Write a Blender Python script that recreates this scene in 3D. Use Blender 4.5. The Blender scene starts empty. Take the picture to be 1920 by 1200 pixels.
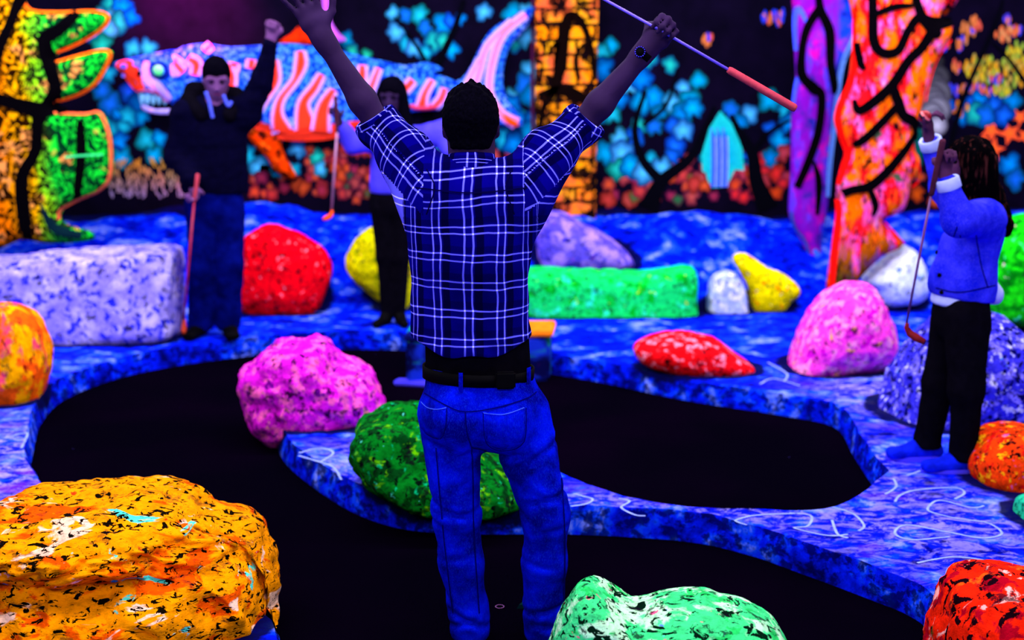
import bpy, bmesh, math, random
import numpy as np
from mathutils import Vector, Matrix
from mathutils.geometry import delaunay_2d_cdt
from mathutils.bvhtree import BVHTree
random.seed(7)
SC = bpy.context.scene
COL = SC.collection

# ------------------------------------------------------------------ camera
F = 2400.0
TH = math.atan(480.0 / F)
CAM = Vector((0, 0, 1.85))
cd = bpy.data.cameras.new('camera'); cam = bpy.data.objects.new('camera', cd); COL.objects.link(cam)
cam.location = CAM
cam.rotation_euler = (math.pi / 2 - TH, 0, 0)
cd.sensor_width = 36; cd.lens = F / 1920 * 36
cd.clip_start = .05; cd.clip_end = 60
cd.dof.use_dof = True; cd.dof.focus_distance = 3.9; cd.dof.aperture_fstop = 1.8
SC.camera = cam

# ------------------------------------------------------------------ world, lights, exposure
w = bpy.data.worlds.new('world'); SC.world = w; w.use_nodes = True
w.node_tree.nodes['Background'].inputs[0].default_value = (.10, .08, .35, 1)
w.node_tree.nodes['Background'].inputs[1].default_value = .06
SC.view_settings.view_transform = 'Standard'; SC.view_settings.look = 'None'
SC.view_settings.exposure = 0.0; SC.view_settings.gamma = 1.0
SC.view_settings.use_curve_mapping = False
def area(name, loc, rot, sx, sy, power, col=(.93, .88, 1)):
    l = bpy.data.lights.new(name, 'AREA'); l.shape = 'RECTANGLE'; l.size = sx; l.size_y = sy
    l.energy = power; l.color = col
    o = bpy.data.objects.new(name, l); COL.objects.link(o); o.location = loc; o.rotation_euler = rot
    return o
R = math.radians
area('blacklight_rear', (0, -.2, 3.05), (R(38), 0, 0), 5.0, .5, 140)
area('blacklight_front', (0, 3.3, 3.35), (R(12), 0, 0), 7, .4, 180)
area('blacklight_middle', (0, 6.0, 3.35), (R(14), 0, 0), 9, .4, 370)
area('blacklight_back', (0, 8.3, 3.35), (R(30), 0, 0), 11, .4, 430)
sp = bpy.data.lights.new('magenta_spot', 'SPOT'); sp.energy = 2300; sp.color = (1, .03, .30); sp.spot_size = R(60); sp.spot_blend = 1
so = bpy.data.objects.new('magenta_spot', sp); COL.objects.link(so); so.location = (-2.75, 9.75, 3.3)
so.rotation_euler = (Vector((-2.6, 10.4, 2.45)) - so.location).to_track_quat('-Z', 'Y').to_euler()

# ------------------------------------------------------------------ helpers
FW = Vector((0, math.cos(TH), -math.sin(TH))); UPV = Vector((0, math.sin(TH), math.cos(TH)))
def ray(px, py): return FW * F + Vector((px - 960, 0, 0)) - UPV * (py - 600)
def P(px, py, Y):
    d = ray(px, py); return CAM + d * (Y / d.y)
def G(px, py, z=0.0):
    d = ray(px, py); return CAM + d * ((z - CAM.z) / d.z)
H = .12

def srgb(r, g, b):
    f = lambda c: (c / 255 / 12.92) if c <= 10 else ((c / 255 + .055) / 1.055) ** 2.4
    return (f(r), f(g), f(b), 1)

def tag(o, label=None, cat=None, group=None, kind=None):
    if label: o['label'] = label
    if cat: o['category'] = cat
    if group: o['group'] = group
    if kind: o['kind'] = kind
    return o
def mesh_obj(name, verts, faces, mats=(), parent=None, smooth=True, mi=None):
    me = bpy.data.meshes.new(name)
    me.from_pydata([tuple(v) for v in verts], [], [tuple(int(i) for i in f) for f in faces])
    for m in (mats if isinstance(mats, (list, tuple)) else [mats]): me.materials.append(m)
    if smooth: me.polygons.foreach_set('use_smooth', [True] * len(me.polygons))
    if mi is not None: me.polygons.foreach_set('material_index', list(mi))
    me.update()
    o = bpy.data.objects.new(name, me); COL.objects.link(o)
    if parent is not None:
        o.parent = parent
        o.matrix_parent_inverse = Matrix.Translation(-Vector(parent.location))
    return o
def empty(name, loc, label, cat, group=None):
    o = bpy.data.objects.new(name, None); COL.objects.link(o); o.location = loc; o.empty_display_size = .1
    return tag(o, label, cat, group)

class MB:
    """collects several pieces into one mesh"""
    def __init__(s): s.v = []; s.f = []; s.m = []; s.c = []
    def add(s, v, f, m=0, c=None):
        n = len(s.v); s.v += [tuple(x) for x in v]; s.f += [tuple(i + n for i in q) for q in f]; s.m += [m] * len(f)
        if c is not None:
            s.c += [c] * len(v) if not isinstance(c, list) else c
        else: s.c += [(0, 0, 0, 1)] * len(v)
    def build(s, name, mats, parent=None, smooth=True):
        o = mesh_obj(name, s.v, s.f, mats, parent, smooth, s.m)
        a = o.data.color_attributes.new('Col', 'FLOAT_COLOR', 'POINT')
        a.data.foreach_set('color', [x for c in s.c for x in c])
        return o

def tube_data(pts, rads, n=12, cap=True, flat=None):
    """swept tube; flat=(vec,scale) squashes the section along vec"""
    pts = [Vector(p) for p in pts]; vs = []; fs = []
    up = None
    for i, p in enumerate(pts):
        t = (pts[min(i + 1, len(pts) - 1)] - pts[max(i - 1, 0)]).normalized()
        if up is None:
            up = t.orthogonal().normalized()
        up = (up - t * up.dot(t)).normalized(); b = t.cross(up)
        r = rads[i] if hasattr(rads, '__len__') else rads
        for k in range(n):
            a = 2 * math.pi * k / n
            vs.append(p + (up * math.cos(a) + b * math.sin(a)) * r)
    for i in range(len(pts) - 1):
        for k in range(n):
            k2 = (k + 1) % n
            fs.append((i * n + k, i * n + k2, (i + 1) * n + k2, (i + 1) * n + k))
    if cap:
        fs.append(tuple(range(n - 1, -1, -1))); fs.append(tuple((len(pts) - 1) * n + k for k in range(n)))
    return vs, fs
def smooth_path(pts, n=8, closed=False):
    P_ = [tuple(p) for p in pts]; out = []; L = len(P_)
    rng = range(L if closed else L - 1)
    for i in rng:
        if closed: a, b, c, d = P_[(i - 1) % L], P_[i], P_[(i + 1) % L], P_[(i + 2) % L]
        else: a, b, c, d = P_[max(i - 1, 0)], P_[i], P_[i + 1], P_[min(i + 2, L - 1)]
        for k in range(n):
            t = k / n
            out.append(tuple(.5 * ((2 * b[j]) + (-a[j] + c[j]) * t + (2 * a[j] - 5 * b[j] + 4 * c[j] - d[j]) * t * t + (-a[j] + 3 * b[j] - 3 * c[j] + d[j]) * t ** 3) for j in range(len(b))))
    if not closed: out.append(P_[-1])
    return out

# ------------------------------------------------------------------ numpy noise
def _h(ix, iy, iz, s):
    n = (ix * 374761393 + iy * 668265263 + iz * 2147483647 + s * 974711) & 0xffffffff
    n = ((n ^ (n >> 13)) * 1274126177) & 0xffffffff
    n = (n ^ (n >> 16)) & 0xffffffff
    return n.astype(np.float64) / 4294967295.0
def vnoise(p, seed=0):
    p = np.asarray(p, dtype=np.float64); i = np.floor(p).astype(np.int64); f = p - i
    u = f * f * f * (f * (f * 6 - 15) + 10); r = 0
    for dx in (0, 1):
        for dy in (0, 1):
            for dz in (0, 1):
                wgt = (u[:, 0] if dx else 1 - u[:, 0]) * (u[:, 1] if dy else 1 - u[:, 1]) * (u[:, 2] if dz else 1 - u[:, 2])
                r = r + wgt * _h(i[:, 0] + dx, i[:, 1] + dy, i[:, 2] + dz, seed)
    return r * 2 - 1
def fbm(p, oct=4, seed=0):
    r = 0; a = 1; s = 1; t = 0
    for o in range(oct):
        r = r + a * vnoise(np.asarray(p) * s + o * 17.3, seed + o); t += a; a *= .5; s *= 2.03
    return r / t

# ------------------------------------------------------------------ materials
class NT:
    def __init__(s, name):
        s.m = bpy.data.materials.new(name); s.m.use_nodes = True; s.t = s.m.node_tree
        s.b = s.t.nodes['Principled BSDF']; s.L = s.t.links
    def n(s, typ, **kw):
        nd = s.t.nodes.new(typ)
        for k, v in kw.items():
            if hasattr(nd, k): setattr(nd, k, v)
        return nd
    def set(s, nd, **kw):
        for k, v in kw.items(): nd.inputs[k.replace('_', ' ')].default_value = v
        return nd
    def coord(s, scale=(1, 1, 1), rot=(0, 0, 0), loc=(0, 0, 0), kind='Object'):
        tc = s.n('ShaderNodeTexCoord'); mp = s.n('ShaderNodeMapping')
        mp.inputs['Scale'].default_value = scale; mp.inputs['Rotation'].default_value = rot; mp.inputs['Location'].default_value = loc
        s.L.new(tc.outputs[kind], mp.inputs[0]); return mp.outputs[0]
    def noise(s, vec, scale, detail=3, rough=.5, dist=0):
        nd = s.n('ShaderNodeTexNoise'); s.L.new(vec, nd.inputs['Vector'])
        s.set(nd, Scale=scale, Detail=detail, Roughness=rough, Distortion=dist); return nd.outputs['Fac']
    def voro(s, vec, scale, feature='F1', out='Distance'):
        nd = s.n('ShaderNodeTexVoronoi'); nd.feature = feature; s.L.new(vec, nd.inputs['Vector']); nd.inputs['Scale'].default_value = scale
        return nd.outputs[out]
    def ramp(s, fac, a, b, inv=False):
        nd = s.n('ShaderNodeMapRange'); nd.clamp = True
        s.L.new(fac, nd.inputs[0]); nd.inputs[1].default_value = a; nd.inputs[2].default_value = b
        nd.inputs[3].default_value = 1. if inv else 0.; nd.inputs[4].default_value = 0. if inv else 1.
        return nd.outputs[0]
    def math(s, op, a, b=None):
        nd = s.n('ShaderNodeMath'); nd.operation = op
        for i, x in enumerate((a, b)):
            if x is None: continue
            if isinstance(x, (int, float)): nd.inputs[i].default_value = x
            else: s.L.new(x, nd.inputs[i])
        return nd.outputs[0]
    def mix(s, fac, a, b):
        nd = s.n('ShaderNodeMix'); nd.data_type = 'RGBA'
        for sock, x in ((nd.inputs[0], fac), (nd.inputs[6], a), (nd.inputs[7], b)):
            if isinstance(x, (int, float)): sock.default_value = x
            elif isinstance(x, tuple): sock.default_value = x
            else: s.L.new(x, sock)
        return nd.outputs[2]
    def done(s, col, rough=.8, spec=.1, bump=None, bstr=.4, bdist=.01):
        if isinstance(col, tuple): s.b.inputs['Base Color'].default_value = col
        else: s.L.new(col, s.b.inputs['Base Color'])
        s.b.inputs['Roughness'].default_value = rough
        s.b.inputs['Specular IOR Level'].default_value = spec * .5 if spec > .25 else spec * .12
        if bump is not None:
            bn = s.n('ShaderNodeBump'); bn.inputs['Strength'].default_value = bstr; bn.inputs['Distance'].default_value = bdist
            s.L.new(bump, bn.inputs['Height']); s.L.new(bn.outputs[0], s.b.inputs['Normal'])
        return s.m
def plain(name, c, rough=.8, spec=.1, var=.25, scale=30):
    t = NT(name); v = t.coord(); n = t.noise(v, scale, 3)
    d = tuple(x * (1 - var) for x in c[:3]) + (1,); l = tuple(min(1, x * (1 + var)) for x in c[:3]) + (1,)
    return t.done(t.mix(t.ramp(n, .3, .7), d, l), rough, spec, n, .15, .004)
def cattr(name, rough=.9, scale=60):
    t = NT(name); a = t.n('ShaderNodeAttribute'); a.attribute_name = 'Col'
    v = t.coord(); n = t.noise(v, scale, 3)
    hs = t.n('ShaderNodeHueSaturation'); t.L.new(a.outputs['Color'], hs.inputs['Color'])
    t.L.new(t.math('ADD', t.math('MULTIPLY', n, .9), .55), hs.inputs['Value'])
    return t.done(hs.outputs[0], rough, .05, n, .1, .003)
SCF = 1.75
def rock_mat(name, base, layers, bscale=14, bump=.6, stretch=(1, 1, 1), grit=.85, bdist=.03):
    """sprayed and sponged paint: layers = (colour, scale, threshold, softness, distortion)"""
    t = NT(name); v = t.coord(scale=stretch); col = base
    for i, (c, sc, th, soft, dist) in enumerate(layers):
        sc *= SCF
        vv = t.coord(scale=stretch, loc=(3.1 * i + 1.7, 5.3 * i, 2.2 * i))
        n = t.noise(vv, sc, 5, .6, dist)
        col = t.mix(t.ramp(n, th, th + soft), col, c)
    b = t.noise(v, bscale, 8, .68)
    g1 = t.noise(t.coord(scale=stretch, loc=(11, 4, 7)), bscale * 2.2, 5, .78)
    hs = t.n('ShaderNodeHueSaturation'); t.L.new(col, hs.inputs['Color']) if not isinstance(col, tuple) else None
    t.L.new(t.math('ADD', t.math('MULTIPLY', t.ramp(g1, .34, .56), .52), .60), hs.inputs['Value']); col = hs.outputs[0]
    pit = t.ramp(t.noise(t.coord(scale=stretch, loc=(1, 14, 7)), bscale * 1.7, 5, .7, .3), .578, .615)
    col = t.mix(t.math('MULTIPLY', pit, grit), col, (.004, .001, .008, 1))
    return t.done(col, .85, .12, b, bump, bdist)

K = (0.002, 0.0015, 0.004, 1)
M = {}
M['black'] = plain('black paint', (.0022, .0018, .005, 1), .8, .05)
M['black_cloth'] = plain('black cloth', (.002, .0015, .004, 1), .95, .03)
M['black_leather'] = plain('black leather', (.0012, .001, .002, 1), .7, .2)
M['navy_cloth'] = plain('navy puffer cloth', srgb(3, 2, 26), .85, .1)
M['skin'] = plain('skin', srgb(44, 25, 64), .6, .25, .2, 12)
M['skin_light'] = plain('pale skin', srgb(104, 62, 118), .6, .25, .2, 12)
M['hair'] = plain('dark hair', (.0009, .0006, .003, 1), .8, .05, .5, 150)
def hair_mat():
    t = NT('brown hair'); v = t.coord(scale=(60, 60, 5)); n = t.noise(v, 1.2, 4)
    return t.done(t.mix(t.ramp(n, .58, .80), (.0006, .0003, .001, 1), srgb(80, 36, 36)), .9, .05, n, .6, .005)
M['hair_brown'] = hair_mat()
def denim(name, a, b, line):
    t = NT(name); v = t.coord(scale=(1, 1, .4)); n1 = t.noise(v, 330, 2); n2 = t.noise(t.coord(), 9, 4, .6)
    c = t.mix(t.ramp(n2, .38, .62), a, b)
    c = t.mix(t.math('MULTIPLY', t.ramp(n1, .5, .75), .22), c, line)
    return t.done(c, .9, .05, n1, .25, .002)
M['jeans'] = denim('blue jeans denim', srgb(0, 0, 120), srgb(0, 14, 222), srgb(30, 70, 255))
M['jeans_dark'] = denim('dark blue jeans denim', srgb(0, 2, 62), srgb(2, 8, 100), srgb(10, 20, 120))
M['jacket'] = denim('denim jacket cloth', srgb(10, 20, 205), srgb(50, 50, 245), srgb(130, 120, 255))
M['stitch'] = plain('denim stitching', srgb(0, 0, 95))
M['stitch_light'] = plain('pale denim stitching', srgb(60, 90, 255))
M['lav_cloth'] = plain('lavender cloth', srgb(70, 60, 245), .9, .05, .2, 8)
M['white_cloth'] = plain('white cuff cloth', srgb(170, 180, 255), .9, .05, .1)
M['shoe_blue'] = plain('blue shoe canvas', srgb(8, 25, 200), .8, .1, .4, 20)
M['cord'] = plain('drawstring cord', srgb(80, 95, 255))
M['shaft'] = plain('violet steel shaft', srgb(115, 90, 250), .3, .5, .15)
M['shaft_dim'] = plain('dull steel shaft', srgb(110, 60, 120), .35, .5, .15)
M['grip_red'] = plain('red rubber grip', srgb(180, 60, 80), .85, .1, .15, 60)
M['grip_brown'] = plain('brown rubber grip', srgb(70, 30, 50), .85, .1)
M['putter_orange'] = plain('orange putter head', srgb(150, 45, 25), .6, .2)
M['watch'] = plain('watch bezel', srgb(50, 40, 210), .3, .5)
def plaid():
    t = NT('plaid shirt cloth'); uv = t.n('ShaderNodeUVMap'); uv.uv_map = 'UVMap'
    v = t.coord(); dn = t.n('ShaderNodeTexNoise'); t.L.new(v, dn.inputs['Vector']); t.set(dn, Scale=9., Detail=2.)
    sub = t.n('ShaderNodeVectorMath'); sub.operation = 'SUBTRACT'; t.L.new(dn.outputs['Color'], sub.inputs[0]); sub.inputs[1].default_value = (.5, .5, .5)
    scl = t.n('ShaderNodeVectorMath'); scl.operation = 'SCALE'; t.L.new(sub.outputs[0], scl.inputs[0]); scl.inputs['Scale'].default_value = .016
    ad = t.n('ShaderNodeVectorMath'); t.L.new(uv.outputs[0], ad.inputs[0]); t.L.new(scl.outputs[0], ad.inputs[1])
    sx = t.n('ShaderNodeSeparateXYZ'); t.L.new(ad.outputs[0], sx.inputs[0])
    PX, PY = .092, .083
    def axis(o, per):
        f = t.math('FRACT', t.math('DIVIDE', o, per))
        d1 = t.math('ABSOLUTE', t.math('SUBTRACT', f, .5 - .125)); d2 = t.math('ABSOLUTE', t.math('SUBTRACT', f, .5 + .125))
        d = t.math('MINIMUM', d1, d2)
        line = t.ramp(d, .020, .034, True)
        band = t.ramp(t.math('ABSOLUTE', t.math('SUBTRACT', f, .82)), .10, .13, True)
        return line, band
    lx, bx_ = axis(sx.outputs[0], PX); ly, by_ = axis(sx.outputs[1], PY)
    base = t.mix(t.ramp(t.noise(v, 5, 3), .3, .7), srgb(1, 0, 78), srgb(4, 0, 122))
    dark = srgb(1, 0, 34)
    c = t.mix(t.math('MULTIPLY', bx_, .85), base, dark); c = t.mix(t.math('MULTIPLY', by_, .45), c, dark)
    c = t.mix(t.math('MULTIPLY', t.math('MAXIMUM', lx, ly), .92), c, srgb(100, 98, 255))
    c = t.mix(t.math('MULTIPLY', lx, ly), c, srgb(210, 210, 255))
    return t.done(c, .9, .04, t.noise(v, 300, 2), .15, .001)
M['plaid'] = plaid()
def carpet():
    t = NT('black putting carpet'); v = t.coord(); n = t.noise(v, 420, 2); n2 = t.noise(v, 1.3, 3)
    c = t.mix(t.ramp(n, .45, .85), (.0003, .0002, .0012, 1), (.003, .0012, .008, 1))
    c = t.mix(t.math('MULTIPLY', t.ramp(n2, .4, .75), .6), c, (.0022, .0003, .0045, 1))
    c = t.mix(t.ramp(t.voro(v, 5.5), .012, .008), c, srgb(70, 60, 160))
    return t.done(c, 1, .0, n, .5, .003)
M['carpet'] = carpet()
def blue_stone(name, pits=False):
    t = NT(name); v = t.coord(scale=(1, 1.4, 1)); n = t.noise(v, 3.2, 6, .62, .6); n2 = t.noise(t.coord(loc=(4, 3, 1)), 11, 5, .65, .3); n3 = t.noise(t.coord(loc=(9, 1, 1)), .9, 3)
    m = t.math('ADD', t.math('MULTIPLY', n, .62), t.math('MULTIPLY', n2, .38))
    c = t.mix(t.ramp(m, .38, .50), srgb(0, 2, 100), srgb(0, 22, 245))
    c = t.mix(t.ramp(m, .50, .57), c, srgb(10, 75, 255))
    c = t.mix(t.math('MULTIPLY', t.ramp(m, .555, .64), .9), c, srgb(140, 155, 255))
    at2 = t.n('ShaderNodeAttribute'); at2.attribute_name = 'pale'
    pn = t.ramp(t.noise(t.coord(loc=(3, 6, 1), scale=(1.2, 2, 1)), 9, 9, .74, 1.1), .485, .575)
    c = t.mix(t.math('MULTIPLY', t.math('MULTIPLY', pn, at2.outputs['Fac']), .9), c, srgb(165, 150, 255))
    pp = t.ramp(t.noise(t.coord(loc=(7, 2, 1), scale=(1, 1.5, 1)), 2.6, 5, .6, .5), .56, .66)
    c = t.mix(t.math('MULTIPLY', t.math('MULTIPLY', pp, at2.outputs['Fac']), .8), c, srgb(120, 20, 190))
    if pits:
        pt = t.ramp(t.noise(t.coord(scale=(1, 1, 1.3), loc=(2, 8, 5)), 17, 4, .65, .2), .47, .56)
        c = t.mix(t.math('MULTIPLY', pt, .85), c, srgb(0, 0, 60))
    at = t.n('ShaderNodeAttribute'); at.attribute_name = 'ink_shade'
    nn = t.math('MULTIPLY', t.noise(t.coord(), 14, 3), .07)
    ink_shade = t.ramp(t.math('ADD', at.outputs['Fac'], nn), .085, .110, True)
    c = t.mix(t.math('MULTIPLY', ink_shade, .96), c, (.001, .001, .02, 1))
    fl = t.ramp(t.noise(t.coord(loc=(6, 6, 6)), 26, 5, .7), .56, .64); c = t.mix(t.math('MULTIPLY', fl, .5), c, srgb(0, 0, 95))
    return t.done(c, .85, .1, m, .6, .03)
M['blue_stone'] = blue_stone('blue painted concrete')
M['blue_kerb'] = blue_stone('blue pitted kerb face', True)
M['swirl'] = plain('pale swirl paint', srgb(140, 158, 255), .85, .05, .2, 30)
M['cattr'] = cattr('mural paint')
# ------------------------------------------------------------------ polygon tools
def in_poly(pts, poly):
    x = pts[:, 0]; y = pts[:, 1]; ins = np.zeros(len(pts), bool); n = len(poly)
    for i in range(n):
        x1, y1 = poly[i]; x2, y2 = poly[(i + 1) % n]
        if y1 == y2: continue
        c = ((y1 > y) != (y2 > y)) & (x < (x2 - x1) * (y - y1) / (y2 - y1) + x1)
        ins ^= c
    return ins
def edge_dist(pts, poly, closed=True):
    d = np.full(len(pts), 1e9); n = len(poly)
    for i in range(n if closed else n - 1):
        a = np.array(poly[i]); b = np.array(poly[(i + 1) % n]); ab = b - a; L = ab @ ab
        if L < 1e-14: continue
        t = np.clip(((pts - a) @ ab) / L, 0, 1); q = a + t[:, None] * ab
        d = np.minimum(d, np.hypot(pts[:, 0] - q[:, 0], pts[:, 1] - q[:, 1]))
    return d
def fill_poly(poly, sp):
    """triangulated polygon with interior grid points -> (pts Nx2, tris, n_boundary)"""
    poly = [tuple(p) for p in poly]; a = np.array(poly)
    xs = np.arange(a[:, 0].min(), a[:, 0].max(), sp); ys = np.arange(a[:, 1].min(), a[:, 1].max(), sp)
    g = np.array([(x + (sp / 2 if j % 2 else 0), y) for j, y in enumerate(ys) for x in xs])
    if len(g):
        g = g[in_poly(g, poly)]
        if len(g): g = g[edge_dist(g, poly) > sp * .45]
    n = len(poly)
    vs = [Vector(p) for p in poly] + [Vector(p) for p in g]
    r = delaunay_2d_cdt(vs, [(i, (i + 1) % n) for i in range(n)], [], 0, 1e-6)
    V = np.array([tuple(v) for v in r[0]]); T = [f for f in r[2]]
    cen = np.array([V[list(f)].mean(0) for f in T]); ok = in_poly(cen, poly)
    return V, [f for f, k in zip(T, ok) if k]

# ------------------------------------------------------------------ boulders
ROCK_BVH = []
def boulder(px, Yc, D, base, mat, label, seed, lump=.03, p=.8, bn=3.0, n1=110, n2=56, tilt=0.0, under=None, name='boulder', ink_shade=True, fine=.35, group=None):
    pts = [P(x, y, Yc) for x, y in px]
    poly = [(q.x, q.z) for q in pts]
    a = np.array(poly); c = (a.max(0) + a.min(0)) / 2
    poly = np.array(smooth_path(poly, 3, True))
    ang = np.arctan2(poly[:, 1] - c[1], poly[:, 0] - c[0]); rad = np.hypot(poly[:, 1] - c[1], poly[:, 0] - c[0])
    o_ = np.argsort(ang); ang = ang[o_]; rad = rad[o_]
    ang = np.concatenate([ang - 2 * np.pi, ang, ang + 2 * np.pi]); rad = np.tile(rad, 3)
    th = np.linspace(0, 2 * np.pi, n1, endpoint=False) - np.pi
    rr = np.interp(th, ang, rad)
    ph = np.linspace(0, np.pi, n2)
    vs = []; fs = []
    for j in range(1, n2 - 1):
        s = math.sin(ph[j]) ** p; dd = -math.copysign(abs(math.cos(ph[j])) ** p, math.cos(ph[j])) * D
        for i in range(n1):
            r = rr[i] * s
            z = c[1] + r * math.sin(th[i])
            vs.append((c[0] + r * math.cos(th[i]), Yc + dd + tilt * (z - c[1]), z))
    for j in range(n2 - 3):
        for i in range(n1):
            i2 = (i + 1) % n1; fs.append((j * n1 + i, j * n1 + i2, (j + 1) * n1 + i2, (j + 1) * n1 + i))
    vs.append((c[0], Yc - D, c[1])); vs.append((c[0], Yc + D, c[1])); nv = len(vs)
    for i in range(n1):
        i2 = (i + 1) % n1; fs.append((nv - 2, i2, i)); fs.append((nv - 1, (n2 - 3) * n1 + i, (n2 - 3) * n1 + i2))
    V = np.array(vs); C0 = np.array([c[0], Yc, c[1]])
    N = (V - C0); N /= np.linalg.norm(N, axis=1)[:, None]
    q = V * bn + seed * 9.7
    ch = np.abs(fbm(q, 3, seed)) * 1.2 - .25
    fac = np.clip(.18 - np.abs(fbm(q * 1.4 + 3, 3, seed + 11)), 0, 1) * 3
    d = lump * (fbm(q * .8, 3, seed + 5) * 1.2 + ch * -1.1) + lump * fine * fbm(q * 6, 3, seed + 9) - lump * .55 * fac
    V = V + N * d[:, None]
    if under:
        k = np.clip((under[0] - V[:, 2]) / .10, 0, 1) * (V[:, 1] < Yc + .1); V[:, 1] += k * under[1] * (1 + .5 * fbm(V * 6, 2, seed)); V[:, 0] -= k * under[2]
    zc = base - .015
    low = V[:, 2] < zc; V[low, 2] = zc
    V0 = V - np.array([c[0], Yc, base])
    o = mesh_obj(name, V0, fs, mat); o.location = (c[0], Yc, base)
    tag(o, label, 'rock', group)
    if ink_shade: ROCK_BVH.append((BVHTree.FromPolygons([tuple(v) for v in V], fs), V.min(0), V.max(0)))
    return o

W = srgb(225, 215, 255)
def rm(name, base, *layers, **kw): return rock_mat(name, base, layers, **kw)
m_red = rm('red rock paint', srgb(255, 0, 22), (srgb(150, 0, 10), 9, .58, .05, 0), (srgb(255, 130, 165), 11, .63, .05, 0), (srgb(40, 0, 5), 14, .66, .03, .3), (srgb(160, 150, 190), 13, .70, .03, 0))
m_yel = rm('yellow rock paint', srgb(225, 220, 0), (srgb(120, 150, 0), 14, .54, .08, 0), (srgb(250, 175, 60), 8, .62, .05, 0), (srgb(40, 50, 0), 20, .64, .04, 0))
m_lav = rm('lavender rock paint', srgb(150, 135, 250), (srgb(195, 180, 255), 4, .48, .12, 0), (srgb(40, 45, 225), 10, .545, .03, .5), (srgb(5, 5, 110), 13, .63, .03, .3), bscale=8)
m_ora = rm('orange rock paint', srgb(255, 90, 10), (srgb(255, 170, 0), 6, .50, .06, .5), (srgb(245, 60, 110), 5, .58, .06, .5), (srgb(150, 20, 10), 9, .63, .03, .3), (srgb(25, 0, 5), 13, .66, .02, .4), stretch=(1, 1, .55))
m_pink = rm('magenta rock paint', srgb(225, 20, 215), (srgb(255, 95, 190), 9, .5, .08, .3), (srgb(255, 150, 130), 7, .64, .04, .4), (srgb(110, 0, 140), 12, .58, .05, .3), (srgb(12, 0, 45), 15, .62, .02, .5), bump=.9)
m_pink2 = rm('pink rock paint', srgb(250, 60, 205), (srgb(255, 140, 205), 8, .5, .08, .6), (srgb(255, 165, 90), 9, .64, .03, .5), (srgb(205, 10, 190), 8, .56, .05, .5), (srgb(60, 0, 60), 11, .665, .03, .3))
m_dgreen = rm('dark green rock paint', srgb(0, 118, 25), (srgb(0, 60, 15), 10, .5, .06, .4), (srgb(90, 185, 0), 9, .60, .05, .5), (srgb(0, 180, 110), 12, .62, .05, .4), (srgb(95, 245, 225), 14, .685, .04, .3), (srgb(0, 15, 8), 17, .59, .03, .3), bump=.9)
m_red2 = rm('crimson rock paint', srgb(235, 8, 20), (srgb(255, 130, 165), 10, .55, .05, .3), (srgb(70, 0, 8), 13, .60, .04, .3))
m_log = rm('green log rock paint', srgb(15, 225, 100), (srgb(0, 190, 30), 7, .52, .08, .3), (srgb(40, 245, 180), 8, .58, .06, .2), (srgb(190, 225, 30), 8, .66, .03, .6), (srgb(0, 90, 30), 12, .645, .03, .3))
m_lav2 = rm('violet rock paint', srgb(95, 75, 225), (srgb(170, 130, 250), 5, .48, .08, .5), (srgb(30, 25, 200), 7, .58, .05, .4), (srgb(190, 60, 200), 9, .68, .03, .3))
m_white = rm('pale blue rock paint', srgb(165, 180, 255), (srgb(225, 225, 255), 9, .5, .06, .3), (srgb(60, 85, 240), 11, .58, .05, .3))
m_yel2 = rm('bright yellow rock paint', srgb(248, 228, 0), (srgb(255, 120, 0), 10, .60, .04, .4), (srgb(170, 140, 150), 12, .65, .03, .3), (srgb(120, 125, 0), 12, .6, .04, .2))
m_white2 = rm('white rock paint', srgb(222, 232, 255), (srgb(255, 190, 130), 8, .66, .05, .2), (srgb(0, 175, 195), 10, .645, .03, .4), (srgb(70, 110, 250), 10, .60, .04, .3))
m_green = rm('green rock paint', srgb(20, 225, 15), (srgb(0, 150, 10), 7, .5, .06, .3), (srgb(70, 250, 150), 8, .62, .04, .3), (srgb(240, 140, 200), 8, .67, .02, .5), (srgb(0, 60, 5), 12, .62, .03, .2))
m_spk = rm('speckled violet rock paint', srgb(50, 45, 215), (srgb(120, 110, 250), 10, .53, .03, .3), (srgb(215, 215, 255), 17, .60, .03, .3), (srgb(70, 215, 235), 6, .67, .05, .3), (srgb(2, 2, 85), 15, .555, .02, .4), (srgb(1, 0, 30), 22, .61, .02, .2))
m_ored = rm('orange red rock paint', srgb(250, 60, 8), (srgb(255, 170, 10), 12, .57, .03, .3), (srgb(215, 90, 190), 6, .60, .04, .3), (srgb(235, 15, 15), 10, .58, .04, .2), (srgb(35, 0, 5), 17, .59, .02, .3))
m_redf = rm('scarlet rock paint', srgb(242, 30, 5), (srgb(160, 0, 25), 5, .54, .04, .5), (srgb(255, 170, 165), 6, .62, .03, .7), (srgb(110, 75, 25), 6, .67, .03, .3), (srgb(255, 85, 15), 5, .60, .05, .2), (srgb(20, 0, 8), 11, .57, .012, .6), bscale=9)
m_mint = rm('mint rock paint', srgb(60, 225, 130), (srgb(190, 255, 200), 6, .50, .06, .3), (srgb(35, 205, 95), 7, .57, .04, .5), (srgb(235, 85, 140), 9, .635, .02, .5), (srgb(90, 100, 230), 8, .665, .03, .3), (srgb(0, 28, 14), 16, .565, .012, 1.0), stretch=(.8, .8, 1.5))
m_amber = rm('amber rock paint', srgb(255, 150, 0), (srgb(235, 80, 0), 3.5, .54, .05, .5), (srgb(255, 205, 175), 3.2, .61, .03, .8), (srgb(225, 50, 10), 7, .66, .03, .5), (srgb(75, 225, 205), 3.0, .655, .02, .9), (srgb(12, 5, 0), 17, .565, .012, 1.0), stretch=(.75, .9, 2.0), bscale=9, grit=.5)
m_teal = rm('teal rock paint', srgb(30, 190, 140), (srgb(0, 80, 60), 10, .55, .05, .3))

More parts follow.
